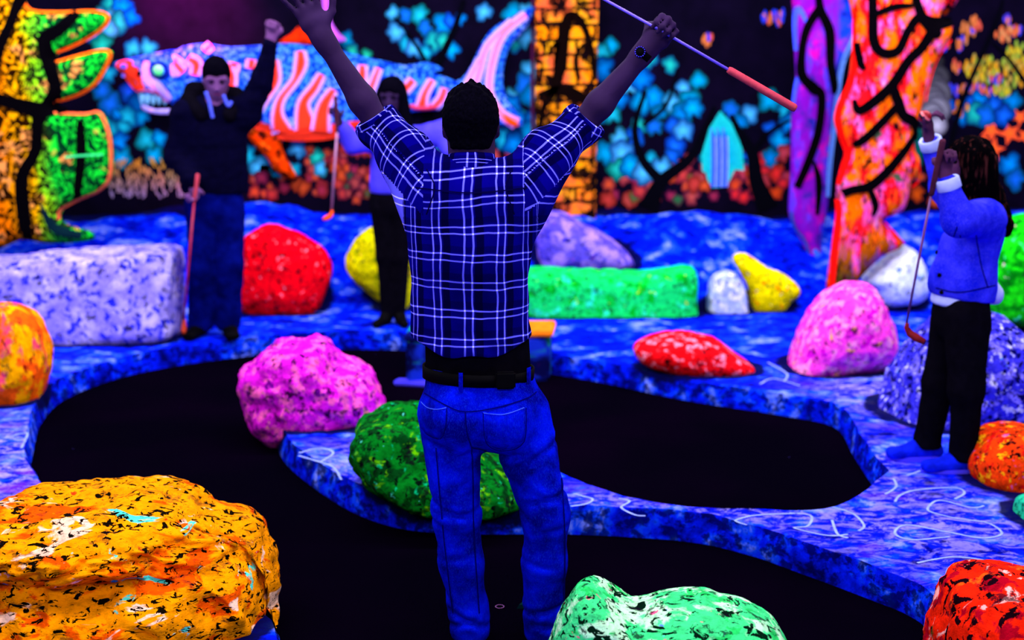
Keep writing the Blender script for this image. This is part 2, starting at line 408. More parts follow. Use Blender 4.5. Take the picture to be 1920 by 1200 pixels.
boulder([(447, 455), (500, 422), (540, 432), (575, 450), (605, 470), (620, 505), (610, 545), (590, 582), (540, 592), (470, 590), (440, 565), (432, 520)], 9.05, .26, .10, m_red, 'round bright red boulder with pale pink speckles between the two people at the back', 1, .02, .75)
boulder([(651, 490), (665, 455), (690, 430), (720, 425), (750, 432), (772, 480), (775, 560), (752, 590), (725, 575), (690, 548), (660, 522)], 9.1, .22, .10, m_yel, 'yellow pointed boulder behind the black trousers of the long-haired person in lavender', 2, .02, .75)
boulder([(-90, 495), (-40, 486), (0, 485), (80, 477), (150, 471), (230, 466), (300, 462), (322, 464), (334, 476), (336, 520), (336, 580), (335, 610), (332, 628), (310, 634), (230, 640), (90, 650), (-60, 655), (-100, 640)], 8.15, .33, .11, m_lav, 'big lavender block-shaped rock with blue pits at the left edge', 3, .022, .38, n1=160, n2=70)
boulder([(-60, 600), (-20, 570), (12, 568), (38, 577), (60, 597), (78, 630), (86, 680), (76, 730), (56, 762), (10, 772), (-50, 768), (-75, 690)], 6.6, .24, .10, m_ora, 'orange and pink boulder at the left edge in front of the lavender block', 4, .02, .7)
boulder([(451, 700), (480, 672), (500, 648), (530, 635), (565, 632), (610, 640), (635, 672), (690, 695), (712, 735), (727, 772), (712, 785), (680, 792), (655, 826), (600, 828), (540, 822), (500, 812), (470, 795), (462, 752)], 6.25, .33, .0, m_pink, 'magenta pink boulder on the black carpet beside the dark green boulder', 5, .035, .8, bn=5)
boulder([(652, 835), (660, 800), (690, 783), (780, 769), (840, 775), (880, 812), (920, 845), (962, 880), (985, 915), (980, 938), (930, 944), (840, 942), (770, 925), (715, 905), (672, 880)], 5.12, .30, .11, m_dgreen, 'dark green boulder with turquoise flecks on the raised island behind the legs', 6, .03, .75, bn=5, tilt=.55)
boulder([(1185, 655), (1212, 632), (1290, 625), (1350, 640), (1385, 665), (1413, 688), (1400, 702), (1330, 707), (1270, 700), (1210, 682)], 7.25, .24, .11, m_red2, 'low flat crimson rock on the blue ground right of the green log rock', 7, .016, .75)
boulder([(1483, 698), (1498, 640), (1528, 575), (1560, 545), (1602, 531), (1638, 545), (1655, 580), (1674, 630), (1671, 675), (1640, 692), (1560, 704), (1500, 710)], 7.3, .30, .10, m_pink2, 'tall triangular pink boulder below the red coral trunk', 8, .025, .7)
boulder([(975, 520), (1000, 503), (1090, 509), (1200, 511), (1260, 504), (1298, 499), (1306, 520), (1306, 580), (1303, 615), (1240, 623), (1150, 625), (1070, 622), (1020, 604), (985, 590)], 8.95, .22, .10, m_log, 'long bright green log-shaped rock right of the plaid shirt', 9, .016, .42, n1=150)
boulder([(1008, 415), (1020, 398), (1055, 398), (1100, 425), (1150, 452), (1185, 485), (1180, 505), (1100, 512), (1030, 508), (1010, 490)], 9.55, .22, .3, m_lav2, 'violet rock set in the blue bank above the green log rock', 10, .016, .75)
boulder([(1327, 545), (1338, 516), (1365, 508), (1388, 524), (1398, 560), (1398, 598), (1370, 610), (1335, 614)], 9.0, .14, .10, m_white, 'small pale blue rounded rock between the green log and yellow rock', 11, .012, .6)
boulder([(1371, 480), (1398, 474), (1440, 503), (1475, 518), (1500, 545), (1480, 567), (1462, 588), (1416, 588), (1404, 548), (1390, 515)], 9.05, .15, .12, m_yel2, 'bright yellow crooked rock with orange flecks on the blue bank', 12, .014, .75)
boulder([(1619, 527), (1640, 502), (1680, 470), (1702, 461), (1726, 490), (1738, 530), (1728, 562), (1690, 572), (1655, 570), (1638, 545)], 9.1, .22, .11, m_white2, 'white rock with teal and orange flecks right of the red coral trunk', 13, .016, .75)
boulder([(1852, 560), (1855, 480), (1880, 422), (1920, 405), (1970, 420), (2000, 500), (1990, 600), (1925, 612), (1870, 604)], 8.3, .3, .11, m_green, 'bright green boulder with pink flecks at the right edge', 14, .03, .75)
boulder([(1638, 835), (1655, 770), (1690, 690), (1730, 635), (1800, 592), (1870, 597), (1930, 640), (2000, 700), (2020, 830), (1940, 848), (1800, 852), (1700, 850)], 6.3, .40, .10, m_spk, 'large speckled blue violet boulder behind the legs of the child in the denim jacket', 15, .035, .75, n1=150)
boulder([(1818, 880), (1824, 832), (1850, 806), (1900, 797), (1960, 812), (1990, 870), (1970, 932), (1880, 928), (1838, 908)], 5.25, .25, .10, m_ored, 'orange red mottled boulder at the right edge beside the blue shoes', 16, .022, .75)
boulder([(1775, 1260), (1782, 1165), (1803, 1122), (1848, 1100), (1890, 1092), (1950, 1098), (2010, 1130), (2040, 1240), (2000, 1330), (1850, 1340), (1760, 1320)], 3.5, .34, .1, m_redf, 'scarlet boulder with pale streaks in the bottom right corner', 17, .03, .75, bn=4, n1=180, n2=90)
boulder([(1020, 1260), (1035, 1200), (1060, 1142), (1085, 1110), (1105, 1101), (1130, 1115), (1160, 1140), (1200, 1149), (1260, 1136), (1330, 1128), (1400, 1140), (1450, 1160), (1478, 1190), (1490, 1260), (1440, 1330), (1250, 1350), (1080, 1330)], 3.35, .22, .0, m_mint, 'mint green boulder with two humps at the bottom edge', 18, .012, .75, bn=4, n1=220, n2=100)
boulder([(-160, 1100), (-80, 1000), (0, 985), (100, 980), (200, 974), (285, 988), (350, 1020), (440, 1045), (480, 1080), (500, 1125), (508, 1180), (490, 1290), (380, 1380), (150, 1400), (-100, 1380)], 3.75, .55, .08, m_amber, 'huge amber slab-like boulder with turquoise and black flecks in the bottom left corner', 19, .045, .7, bn=3, n1=300, n2=150, tilt=.5, under=(.42, .20, .05))
boulder([(1908, 985), (1912, 950), (1930, 935), (1980, 940), (1990, 1000), (1930, 1004)], 4.75, .12, .11, m_teal, 'small teal rock cut by the right edge below the orange red boulder', 20, .012, .8)

# ------------------------------------------------------------------ ground
def put_attr(o, name, vals):
    a = o.data.attributes.new(name, 'FLOAT', 'POINT'); a.data.foreach_set('value', list(vals))
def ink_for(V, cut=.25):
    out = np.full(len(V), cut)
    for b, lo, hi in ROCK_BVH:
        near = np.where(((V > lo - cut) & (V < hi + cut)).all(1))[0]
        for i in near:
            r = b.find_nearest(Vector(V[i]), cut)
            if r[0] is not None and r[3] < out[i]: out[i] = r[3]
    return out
mesh = mesh_obj('floor', [(-6, -1.5, 0), (6, -1.5, 0), (6, 10.5, 0), (-6, 10.5, 0)], [(0, 1, 2, 3)], M['carpet'], smooth=False)
tag(mesh, kind='structure')

vis = [(110, 978), (60, 905), (62, 850), (80, 790), (130, 745), (250, 702), (430, 672), (600, 657), (760, 657), (900, 672), (1030, 700), (1150, 722), (1280, 750), (1470, 780), (1565, 802), (1600, 855), (1632, 905), (1655, 934)]
back = [(1560, 946), (1420, 951), (1290, 946), (1190, 930), (1120, 908), (1060, 886), (960, 848), (860, 805), (740, 785), (600, 785), (545, 795)]
front = [(517, 826), (530, 862), (575, 905), (660, 960), (760, 993), (900, 1002), (1060, 1002), (1280, 1015), (1400, 1040), (1500, 1075), (1620, 1120), (1705, 1155), (1742, 1190), (1740, 1260), (1650, 1420)]
left = [(560, 1420), (545, 1300), (510, 1215), (400, 1150), (200, 1040)]
g = lambda L, z: [tuple(G(x, y, z))[:2] for x, y in L]
hole = smooth_path(g(vis, 0), 6)[:-1] + smooth_path([g(vis, 0)[-1]] + g(back, H) + [g(front, 0)[0]], 6)[1:-1] + smooth_path(g(front, 0), 6) + smooth_path(g(left, 0) + [g(vis, 0)[0]], 6)[:-1]
hn = np.array(hole); nH = len(hn)
tan = np.roll(hn, -1, 0) - np.roll(hn, 1, 0); tan /= np.linalg.norm(tan, axis=1)[:, None]
nor = np.stack([-tan[:, 1], tan[:, 0]], 1)
mid = hn + nor * .02
if in_poly(mid, hole).mean() > .5: nor = -nor
bumpy = fbm(np.c_[hn * 9, np.zeros(nH)], 3, 3)
top = hn + nor * (.022 + .012 * bumpy)[:, None]
X0, X1, Y0, Y1 = -5.2, 5.2, 1.6, 8.95
sp = .065
xs = np.arange(X0 + sp, X1, sp); ys = np.arange(Y0 + sp, Y1, sp)
grid = np.array([(x + (sp / 2 if j % 2 else 0), y) for j, y in enumerate(ys) for x in xs])
grid = grid[np.abs(grid[:, 0]) < grid[:, 1] * .43 + .6]
grid = grid[~in_poly(grid, [tuple(q) for q in top])]
grid = grid[edge_dist(grid, [tuple(q) for q in top]) > .03]
corner = [(X0, Y0), (X1, Y0), (X1, Y1), (X0, Y1)]
vv = [Vector(q) for q in top] + [Vector(q) for q in corner] + [Vector(q) for q in grid]
ed = [(i, (i + 1) % nH) for i in range(nH)] + [(nH + i, nH + (i + 1) % 4) for i in range(4)]
rr_ = delaunay_2d_cdt(vv, ed, [], 0, 1e-6)
V2 = np.array([tuple(v) for v in rr_[0]]); T2 = rr_[2]
cen = np.array([V2[list(f)].mean(0) for f in T2]); ok = ~in_poly(cen, [tuple(q) for q in top])
T2 = [f for f, k in zip(T2, ok) if k]
z = H + .012 * fbm(np.c_[V2 * 1.6, np.zeros(len(V2))], 4, 8) + .004 * fbm(np.c_[V2 * 14, np.zeros(len(V2))], 2, 9)
Vp = np.c_[V2, z]
def pale_at(V):
    """how much chalky lavender paint lies on this spot"""
    out = np.zeros(len(V))
    for (x, y, rx, ry, s) in [(1650, 740, .32, .55, 1), (1620, 870, .2, .5, .8), (1500, 960, .9, .22, .6), (1750, 980, .6, .5, .65), (20, 860, .5, .8, 1), (30, 960, .4, .4, .7), (350, 690, .6, .3, .35), (650, 880, .3, .4, .7), (1100, 940, .7, .18, .5), (1880, 1040, .3, .5, .5)]:
        c = G(x, y, H); d = ((V[:, 0] - c.x) / rx) ** 2 + ((V[:, 1] - c.y) / ry) ** 2
        out = np.maximum(out, s * np.exp(-d))
    return out
pf = mesh_obj('raised_ground', Vp, T2, M['blue_stone'], smooth=True)
put_attr(pf, 'ink_shade', ink_for(Vp)); put_attr(pf, 'pale', pale_at(Vp))
tag(pf, 'raised blue painted ground with chalky swirls surrounding the black carpet', 'ground', kind='structure')
# kerb face: rows from carpet up to the top edge
rows = 7; kv = []; kf = []
for r in range(rows):
    t = r / (rows - 1)
    for i in range(nH):
        off = .022 * t ** 1.5 + .012 * bumpy[i] * t
        zz = -.004 + (H + .016) * t if r < rows - 1 else None
        q = hn[i] + nor[i] * off
        kv.append((q[0], q[1], zz if zz is not None else H + .012 * 0 + .004))
kv = np.array(kv)
jit = fbm(kv * np.array([16, 16, 24]), 3, 21); idx = np.repeat(np.arange(rows), nH); amp = np.where((idx == 0) | (idx == rows - 1), 0, .012)
kv[:, :2] += np.tile(nor, (rows, 1)) * (jit * amp)[:, None]
# top row sits on the ground mesh heights
zt = H + .012 * fbm(np.c_[top * 1.6, np.zeros(nH)], 4, 8) + .004 * fbm(np.c_[top * 14, np.zeros(nH)], 2, 9)
kv[-nH:, 2] = zt; kv[-nH:, :2] = top
for r in range(rows - 1):
    for i in range(nH):
        i2 = (i + 1) % nH; kf.append((r * nH + i, r * nH + i2, (r + 1) * nH + i2, (r + 1) * nH + i))
kerb = mesh_obj('kerb_face', kv, kf, M['blue_kerb'], pf); put_attr(kerb, 'ink_shade', ink_for(kv)); put_attr(kerb, 'pale', np.zeros(len(kv)))
bm = bmesh.new(); bm.from_mesh(kerb.data); bmesh.ops.recalc_face_normals(bm, faces=bm.faces); bm.to_mesh(kerb.data); bm.free()
# swirls chalked on the ground
pb = BVHTree.FromPolygons([tuple(v) for v in Vp], T2)
sw = MB()
def swirl(path, wd=.010):
    pts = smooth_path([tuple(G(x, y, H))[:2] for x, y in path], 10); L = len(pts)
    vs = []
    for i, q in enumerate(pts):
        a = np.array(pts[min(i + 1, L - 1)]) - np.array(pts[max(i - 1, 0)]); a = a / (np.linalg.norm(a) + 1e-9)
        for s in (-1, 1):
            x, y = q[0] - a[1] * wd * s * .5, q[1] + a[0] * wd * s * .5
            h = pb.ray_cast(Vector((x, y, 1)), Vector((0, 0, -1)))
            vs.append((x, y, (h[0].z if h[0] else H) + .0022))
    sw.add(vs, [(2 * i, 2 * i + 1, 2 * i + 3, 2 * i + 2) for i in range(L - 1)])
for pth in [[(1678, 942), (1688, 930), (1720, 922), (1790, 918), (1808, 928), (1790, 940)],
            [(1845, 952), (1820, 955), (1760, 943), (1740, 960), (1790, 975), (1850, 983), (1878, 1003), (1840, 1012), (1780, 1000), (1700, 985), (1678, 1000), (1710, 1013), (1780, 1008)],
            [(1480, 962), (1520, 968), (1515, 985), (1490, 990), (1550, 1003), (1590, 1002)], [(1560, 975), (1570, 1000), (1590, 1008)],
            [(1560, 952), (1600, 965), (1620, 985), (1610, 995)], [(1400, 985), (1380, 975), (1440, 965), (1500, 963)],
            [(1720, 1055), (1780, 1045), (1840, 1052), (1890, 1065)], [(1790, 1100), (1775, 1080), (1790, 1060), (1850, 1058)],
            [(1160, 935), (1180, 940), (1165, 952), (1190, 966), (1210, 968)], [(1075, 925), (1110, 935), (1100, 945), (1070, 950)],
            [(1675, 900), (1680, 915), (1660, 928)], [(1700, 895), (1735, 880), (1770, 860)],
            [(5, 975), (5, 955), (60, 948), (85, 965), (60, 978)], [(5, 955), (60, 940), (70, 925)], [(10, 820), (50, 812), (40, 840)],
            [(560, 850), (600, 842), (625, 850), (600, 868)], [(560, 855), (620, 875), (640, 900)],
            [(1440, 680), (1475, 700), (1470, 715)], [(1425, 720), (1450, 710), (1500, 722)]]:
    swirl(pth)
sw.build('swirl_paint', M['swirl'], pf)
# bank of painted rock against the back wall
nx, ny = 230, 44; bv = []
for j in range(ny):
    for i in range(nx):
        x = -5.2 + 10.4 * i / (nx - 1); y = 8.88 + 1.55 * j / (ny - 1); bv.append((x, y, 0))
bv = np.array(bv); t = np.clip((bv[:, 1] - 8.9) / 1.25, 0, 1); t = t * t * (3 - 2 * t)
bv[:, 2] = H - .012 + .54 * t + .09 * fbm(bv * np.array([1.5, 2, 1]), 3, 31) * np.clip(t * 4, 0, 1) + .05 * np.abs(fbm(bv * 4, 3, 32)) * np.clip(t * 4, 0, 1)
bump_ = np.exp(-(((bv[:, 0] + 1.95) / .35) ** 2)) * .10 * t
bv[:, 2] += bump_
bf = [(j * nx + i, j * nx + i + 1, (j + 1) * nx + i + 1, (j + 1) * nx + i) for j in range(ny - 1) for i in range(nx - 1)]
bank = mesh_obj('rock_bank', bv, bf, M['blue_stone']); put_attr(bank, 'ink_shade', np.minimum(ink_for(bv), np.clip(10.24 - bv[:, 1], 0, 1) + .03)); put_attr(bank, 'pale', np.zeros(len(bv)))  # besides rock outlines, a shadow line is painted where bank meets wall
tag(bank, 'blue painted rocky bank rising to the mural wall', 'bank', kind='structure')

# small marks on the carpet
mb = MB(); c = G(937, 1138, .002)
n = 28
mb.add([(c.x + r * math.cos(a), c.y + r * math.sin(a), .004) for a in [2 * math.pi * i / n for i in range(n)] for r in (.013, .016)],
       [(2 * i, 2 * i + 1, (2 * i + 3) % (2 * n), (2 * i + 2) % (2 * n)) for i in range(n)])
o = mb.build('tee_marker', M['shaft_dim']); tag(o, 'small faint ring on the black carpet between the feet', 'marker')
c = G(992, 1130, .0)
o = mesh_obj('rubber_mat', [(c.x - .045, c.y - .05, .0), (c.x + .09, c.y - .05, 0), (c.x + .09, c.y + .05, 0), (c.x + .0, c.y + .05, 0), (c.x - .035, c.y - .045, .012), (c.x + .08, c.y - .045, .012), (c.x + .08, c.y + .045, .012), (c.x + .005, c.y + .045, .012)],
             [(4, 5, 6, 7), (0, 1, 5, 4), (1, 2, 6, 5), (2, 3, 7, 6), (3, 0, 4, 7)], plain('dark green rubber', srgb(0, 25, 30)), smooth=False)
tag(o, 'small dark green tee mat beside the right foot of the cheering player', 'mat')

# obstacle box behind the player
def box_mat():
    t = NT('swirled obstacle paint'); v = t.coord(); n = t.noise(v, 4, 4, .6, 1.2); m2 = t.noise(t.coord(loc=(4, 4, 4)), 3, 3, .5, 1)
    c = t.mix(t.ramp(n, .42, .55), srgb(4, 4, 60), srgb(15, 40, 190)); c = t.mix(t.ramp(m2, .55, .62), c, srgb(15, 130, 60))
    c = t.mix(t.ramp(t.noise(t.coord(loc=(9, 4, 2)), 3, 3, .5, 1), .6, .68), c, srgb(90, 10, 110)); return t.done(c, .8, .1, n)
M['box'] = box_mat(); M['box_top'] = plain('orange top paint', srgb(250, 120, 20), .8, .1, .3, 14)
e = empty('obstacle_block', (-.05, 7.35, 0), 'dark swirled obstacle block with an orange top behind the player', 'obstacle')
def prism(name, fp, z0, z1, mat, parent, bev=.02):
    n = len(fp); bm = bmesh.new()
    vs = [bm.verts.new((x, y, z0)) for x, y in fp]; vt = [bm.verts.new((x, y, z1)) for x, y in fp]
    bm.faces.new(vs[::-1]); bm.faces.new(vt)
    for i in range(n): bm.faces.new((vs[i], vs[(i + 1) % n], vt[(i + 1) % n], vt[i]))
    bmesh.ops.bevel(bm, geom=bm.edges[:], offset=bev, segments=3, affect='EDGES')
    me = bpy.data.meshes.new(name); bm.to_mesh(me); bm.free(); me.materials.append(mat)
    o = bpy.data.objects.new(name, me); COL.objects.link(o); o.parent = parent
    if parent: o.matrix_parent_inverse = Matrix.Translation(-Vector(parent.location))
    return o
a1 = G(762, 725); a2 = G(1030, 715)
prism('body', [(a1.x, a1.y), (a2.x, a2.y), (a2.x + .03, a2.y + .32), (a1.x + .02, a1.y + .32)], 0, .27, M['box'], e)
prism('dark_top', [(a1.x - .01, a1.y - .01), (a2.x - .25, a2.y - .01), (a2.x - .25, a2.y + .33), (a1.x, a1.y + .33)], .27, .305, M['box'], e, .01)
prism('top', [(a2.x - .24, a2.y - .01), (a2.x + .02, a2.y - .01), (a2.x + .05, a2.y + .33), (a2.x - .24, a2.y + .33)], .27, .305, M['box_top'], e, .01)
b1 = G(737, 722)
prism('ramp_lip', [(b1.x, b1.y - .02), (b1.x + .35, b1.y - .10), (b1.x + .35, b1.y + .02), (b1.x + .03, b1.y + .04)], 0, .035, M['lav_cloth'], e, .01)
# ------------------------------------------------------------------ walls, ceiling
YW = 10.4
def wallq(name, a, b, mat, **kw):
    (x0, y0), (x1, y1) = a, b
    o = mesh_obj(name, [(x0, y0, 0), (x1, y1, 0), (x1, y1, 3.4), (x0, y0, 3.4)], [(0, 1, 2, 3)], mat, smooth=False)
    return tag(o, kind='structure')
def wallmat():
    t = NT('black wall paint'); n = t.noise(t.coord(), 6, 3)
    return t.done(t.mix(t.ramp(n, .3, .8), (.0012, .0006, .005, 1), (.003, .0012, .011, 1)), .75, .1, n, .1, .004)
M['wall'] = wallmat()
wb = wallq('wall_back', (-6, YW), (6, YW), M['wall'])
wallq('wall_left', (-6, -1.5), (-6, YW), M['wall']); wallq('wall_right', (6, YW), (6, -1.5), M['wall'])
wallq('wall_front', (6, -1.5), (-6, -1.5), M['wall'])
tag(mesh_obj('ceiling', [(-6, -1.5, 3.4), (6, -1.5, 3.4), (6, 10.5, 3.4), (-6, 10.5, 3.4)], [(3, 2, 1, 0)], M['black'], smooth=False), kind='structure')

def S(x, y, Y):
    q = P(x, y, Y); return (q.x, q.z)
# ---- painted mural: all on the wall plane
mu = MB(); layer = [0]
def mur_poly(pts, col, rim=None, z=None):
    """pts in wall coordinates (x,z); fan from centre with a different rim paint"""
    layer[0] += 1; y = YW - .002 - (layer[0] % 40) * .00012 if z is None else YW - z
    c = np.mean(pts, 0); n = len(pts)
    mu.add([(c[0], y, c[1])] + [(p[0], y, p[1]) for p in pts], [(0, i + 1, (i + 1) % n + 1) for i in range(n)], 0, [col] + [rim or col] * n)
def rosette(x, y, r, col, rim, seed, kind='leaf'):
    rnd = random.Random(seed); pts = []; n = 22; a0 = rnd.random() * 6.28; m = rnd.choice([4, 5, 6]); bite = rnd.random() * 6.28
    for i in range(n):
        a = 2 * math.pi * i / n
        k = 1 + .12 * math.sin(m * a + a0) + rnd.uniform(-.06, .06)
        da = abs((a - bite + math.pi) % (2 * math.pi) - math.pi)
        if da < .45: k *= .42 + da
        pts.append(S(x + r * k * math.cos(a), y + r * k * 1.12 * math.sin(a), YW))
    mur_poly(pts, col, rim)
CY = [srgb(0, 175, 235), srgb(0, 150, 245), srgb(20, 190, 215), srgb(15, 105, 235), srgb(25, 195, 170), srgb(70, 190, 250), srgb(0, 130, 215)]
CYR = [srgb(0, 35, 95), srgb(0, 22, 105), srgb(0, 65, 95), srgb(0, 15, 80), srgb(0, 60, 60)]
def cluster(poly, step, r, cols=CY, rims=CYR, keep=.74, seed=0, dim=1.0):
    rnd = random.Random(seed); a = np.array(poly, float)
    y = a[:, 1].min(); row = 0
    while y < a[:, 1].max():
        x = a[:, 0].min() + (step / 2 if row % 2 else 0)
        while x < a[:, 0].max():
            qx, qy = x + rnd.uniform(-.3, .3) * step, y + rnd.uniform(-.3, .3) * step
            if rnd.random() < keep and in_poly(np.array([[qx, qy]]), poly)[0]:
                c = rnd.choice(cols); c2 = rnd.choice(rims)
                c = tuple(v * dim for v in c[:3]) + (1,); c2 = tuple(v * dim for v in c2[:3]) + (1,)
                rosette(qx, qy, r * rnd.uniform(.75, 1.25), c, c2, rnd.random())
            x += step
        y += step * .9; row += 1
def wribbon(pts, wd, col, Y=YW, z=None, n=6):
    """painted line on the wall: pts in pixels, widths in pixels (number or list)"""
    layer[0] += 1
    L0 = len(pts); ws = [wd] * L0 if isinstance(wd, (int, float)) else list(wd)
    pp = smooth_path([(x, y, w_) for (x, y), w_ in zip(pts, ws)], n); vs = []; L = len(pp)
    yy = Y - (z if z is not None else .009 + (layer[0] % 40) * .0001)
    for i, q in enumerate(pp):
        ax, ay = np.array(pp[min(i + 1, L - 1)][:2]) - np.array(pp[max(i - 1, 0)][:2]); l = math.hypot(ax, ay) + 1e-9
        for s in (-1, 1):
            X, Z = S(q[0] - ay / l * q[2] * .5 * s, q[1] + ax / l * q[2] * .5 * s, Y); vs.append((X, yy, Z))
    mu.add(vs, [(2 * i, 2 * i + 1, 2 * i + 3, 2 * i + 2) for i in range(L - 1)], 0, col)
# cyan coral groves
cluster([(165, -10), (215, -10), (270, 30), (285, 90), (255, 115), (230, 100), (200, 110), (170, 95)], 27, 18, seed=1)
cluster([(165, 120), (215, 130), (250, 175), (300, 210), (325, 240), (320, 300), (285, 305), (225, 320), (195, 290), (170, 230)], 27, 19, seed=2)
cluster([(460, 270), (520, 260), (600, 262), (625, 300), (590, 340), (520, 330), (470, 310)], 30, 16, seed=3)
cluster([(718, 5), (760, 5), (790, 30), (840, 40), (860, 90), (830, 125), (770, 125), (745, 90), (725, 60)], 26, 17, seed=4)
cluster([(830, 10), (880, 20), (890, 75), (850, 60)], 25, 15, seed=5)
cluster([(890, 30), (960, 0), (1000, 5), (1000, 280), (940, 290), (925, 200), (960, 120), (950, 60)], 28, 20, seed=6)
cluster([(640, 60), (700, 70), (705, 110), (660, 105)], 24, 14, seed=7, cols=[srgb(30, 190, 150), srgb(0, 150, 190)])
cluster([(780, 250), (860, 250), (860, 300), (790, 300)], 28, 18, seed=8, cols=[srgb(25, 195, 170)])
cluster([(940, 240), (1000, 200), (1000, 300), (930, 305)], 27, 18, seed=9)
cluster([(1122, 55), (1160, 50), (1180, 110), (1230, 100), (1290, 105), (1330, 150), (1345, 185), (1300, 250), (1280, 300), (1240, 345), (1180, 350), (1125, 345)], 30, 20, seed=10)
cluster([(1345, 195), (1400, 185), (1480, 185), (1490, 280), (1450, 310), (1400, 330), (1330, 300)], 30, 18, seed=11)
cluster([(1770, 190), (1830, 175), (1900, 170), (1925, 200), (1880, 225), (1830, 240), (1780, 250)], 28, 19, seed=12)
cluster([(1850, 300), (1925, 290), (1925, 360), (1860, 350)], 27, 18, seed=13)
# waterfall arch
mur_poly([S(x, y, YW) for x, y in [(1318, 350), (1315, 290), (1330, 240), (1350, 208), (1375, 235), (1392, 280), (1395, 320), (1378, 318), (1362, 350), (1340, 352)]], srgb(0, 150, 200), srgb(20, 190, 180))
for i in range(9):
    x = 1334 + i * 3.6; wribbon([(x, 240 + (i % 3) * 8), (x + 1, 300), (x, 350)], 3, [srgb(70, 110, 255), srgb(20, 50, 230), srgb(130, 150, 255)][i % 3])
# red, orange and mustard growth along the foot of the wall
RD = [srgb(200, 60, 55), srgb(225, 85, 40), srgb(160, 40, 75), srgb(190, 75, 70)]; RR = [srgb(90, 15, 40), srgb(110, 25, 20), srgb(60, 8, 45)]
cluster([(545, 275), (700, 275), (700, 378), (600, 375), (560, 330)], 16, 10, cols=RD + [srgb(30, 90, 60)], rims=RR, seed=20, dim=.8)
cluster([(830, 285), (1000, 280), (1000, 370), (850, 370)], 20, 13, cols=RD, rims=RR, seed=21)
cluster([(1125, 348), (1170, 320), (1230, 335), (1250, 290), (1300, 280), (1340, 330), (1345, 380), (1125, 382)], 20, 13, cols=RD + [srgb(15, 110, 60)], rims=RR, seed=22)
cluster([(1365, 320), (1400, 290), (1480, 275), (1485, 370), (1380, 380)], 20, 13, cols=[srgb(225, 70, 20), srgb(235, 40, 40), srgb(190, 60, 80)], rims=RR, seed=23)
cluster([(1720, 320), (1760, 310), (1765, 380), (1715, 385)], 22, 12, cols=[srgb(230, 90, 10)], rims=RR, seed=24)
cluster([(455, 320), (500, 300), (560, 335), (600, 380), (470, 372)], 18, 11, cols=RD, rims=RR, seed=25, dim=.7)
rnd = random.Random(5)
for i in range(170):
    x = rnd.uniform(205, 345); y = rnd.uniform(305, 372); f = (y - 305) / 67
    c = srgb(190 - 60 * f, 130 - 20 * f, 30 + 130 * f)
    a = rnd.uniform(-.7, .7); wribbon([(x, y), (x + 10 * math.sin(a), y - 12 * math.cos(a))], [3.5, 1.5], c, n=1)
# trunks painted over the groves
for p_, w_ in [([(1440, 392), (1418, 340), (1410, 290), (1385, 245), (1370, 215)], [40, 28, 22, 14, 8]), ([(1410, 290), (1440, 250), (1480, 225)], [12, 9, 5]),
               ([(1215, 392), (1240, 340), (1290, 300), (1312, 262), (1340, 200)], [38, 24, 18, 13, 8]), ([(1240, 340), (1205, 300), (1190, 240), (1210, 170)], [20, 16, 12, 8]), ([(1205, 235), (1250, 195), (1270, 130)], [8, 7, 4]),
               ([(800, 240), (815, 140), (850, 60), (870, 0)], [20, 16, 12, 8]), ([(815, 140), (770, 70), (740, 30)], [9, 6, 3]), ([(1760, 380), (1800, 200), (1860, 60), (1880, 0)], [14, 10, 8, 5]), ([(1925, 160), (1890, 110), (1860, 80)], [10, 7, 5])]:
    wribbon(p_, w_, (.001, .001, .003, 1))
# fungus clumps, dots, starfish on the right
def petals(cx, cy, rx, ry, n, cols, seed):
    r_ = random.Random(seed)
    for i in range(n):
        a = r_.random() * 6.28; q = math.sqrt(r_.random()); x = cx + rx * q * math.cos(a); y = cy + ry * q * math.sin(a)
        l = 8; pts = [S(x + 3.4 * math.cos(t_), y + l * math.sin(t_), YW) for t_ in np.linspace(0, 2 * math.pi, 9)[:-1]]
        c = r_.choice(cols); mur_poly(pts, c, tuple(v * .5 for v in c[:3]) + (1,))
YG = [srgb(215, 195, 40), srgb(235, 160, 30), srgb(150, 185, 60), srgb(205, 175, 70)]
petals(1840, 128, 32, 26, 60, YG, 1); petals(1908, 120, 28, 40, 70, YG, 2); petals(1800, 205, 22, 11, 24, [srgb(240, 150, 40), srgb(235, 110, 50)], 3); petals(1880, 165, 18, 12, 18, YG, 4)
petals(1815, 60, 16, 18, 18, [srgb(215, 120, 60), srgb(70, 70, 230), srgb(230, 150, 110)], 5); petals(1885, 65, 22, 12, 18, [srgb(235, 110, 60), srgb(230, 150, 90)], 6)
DB = [srgb(40, 60, 240), srgb(230, 90, 70), srgb(70, 60, 220), srgb(225, 120, 60)]
for x, y, r in [(1325, 73, 10), (1440, 30, 12), (1455, 36, 12), (1465, 28, 9), (1830, 45, 11), (1770, 85, 10), (1795, 85, 8), (1790, 125, 9), (1868, 150, 11), (1905, 55, 10), (1885, 38, 8), (1738, 60, 8)]:
    petals(x, y, r, r, 9, DB, x)
for i in range(9): petals(1783 + i * 10, 168 + 2 * math.sin(i), 5, 7, 4, DB, i + 50)
for cx, cy, r, a0 in [(1858, 245, 22, .2), (1893, 250, 24, .6), (1862, 280, 24, -.1), (1912, 220, 18, .4), (1845, 262, 14, .9), (1922, 255, 18, .1)]:
    pts = [S(cx + (r if k % 2 == 0 else r * .42) * math.cos(a0 + k * math.pi / 5), cy + (r if k % 2 == 0 else r * .42) * math.sin(a0 + k * math.pi / 5), YW) for k in range(10)]
    mur_poly(pts, srgb(250, 110, 30), srgb(240, 70, 40))
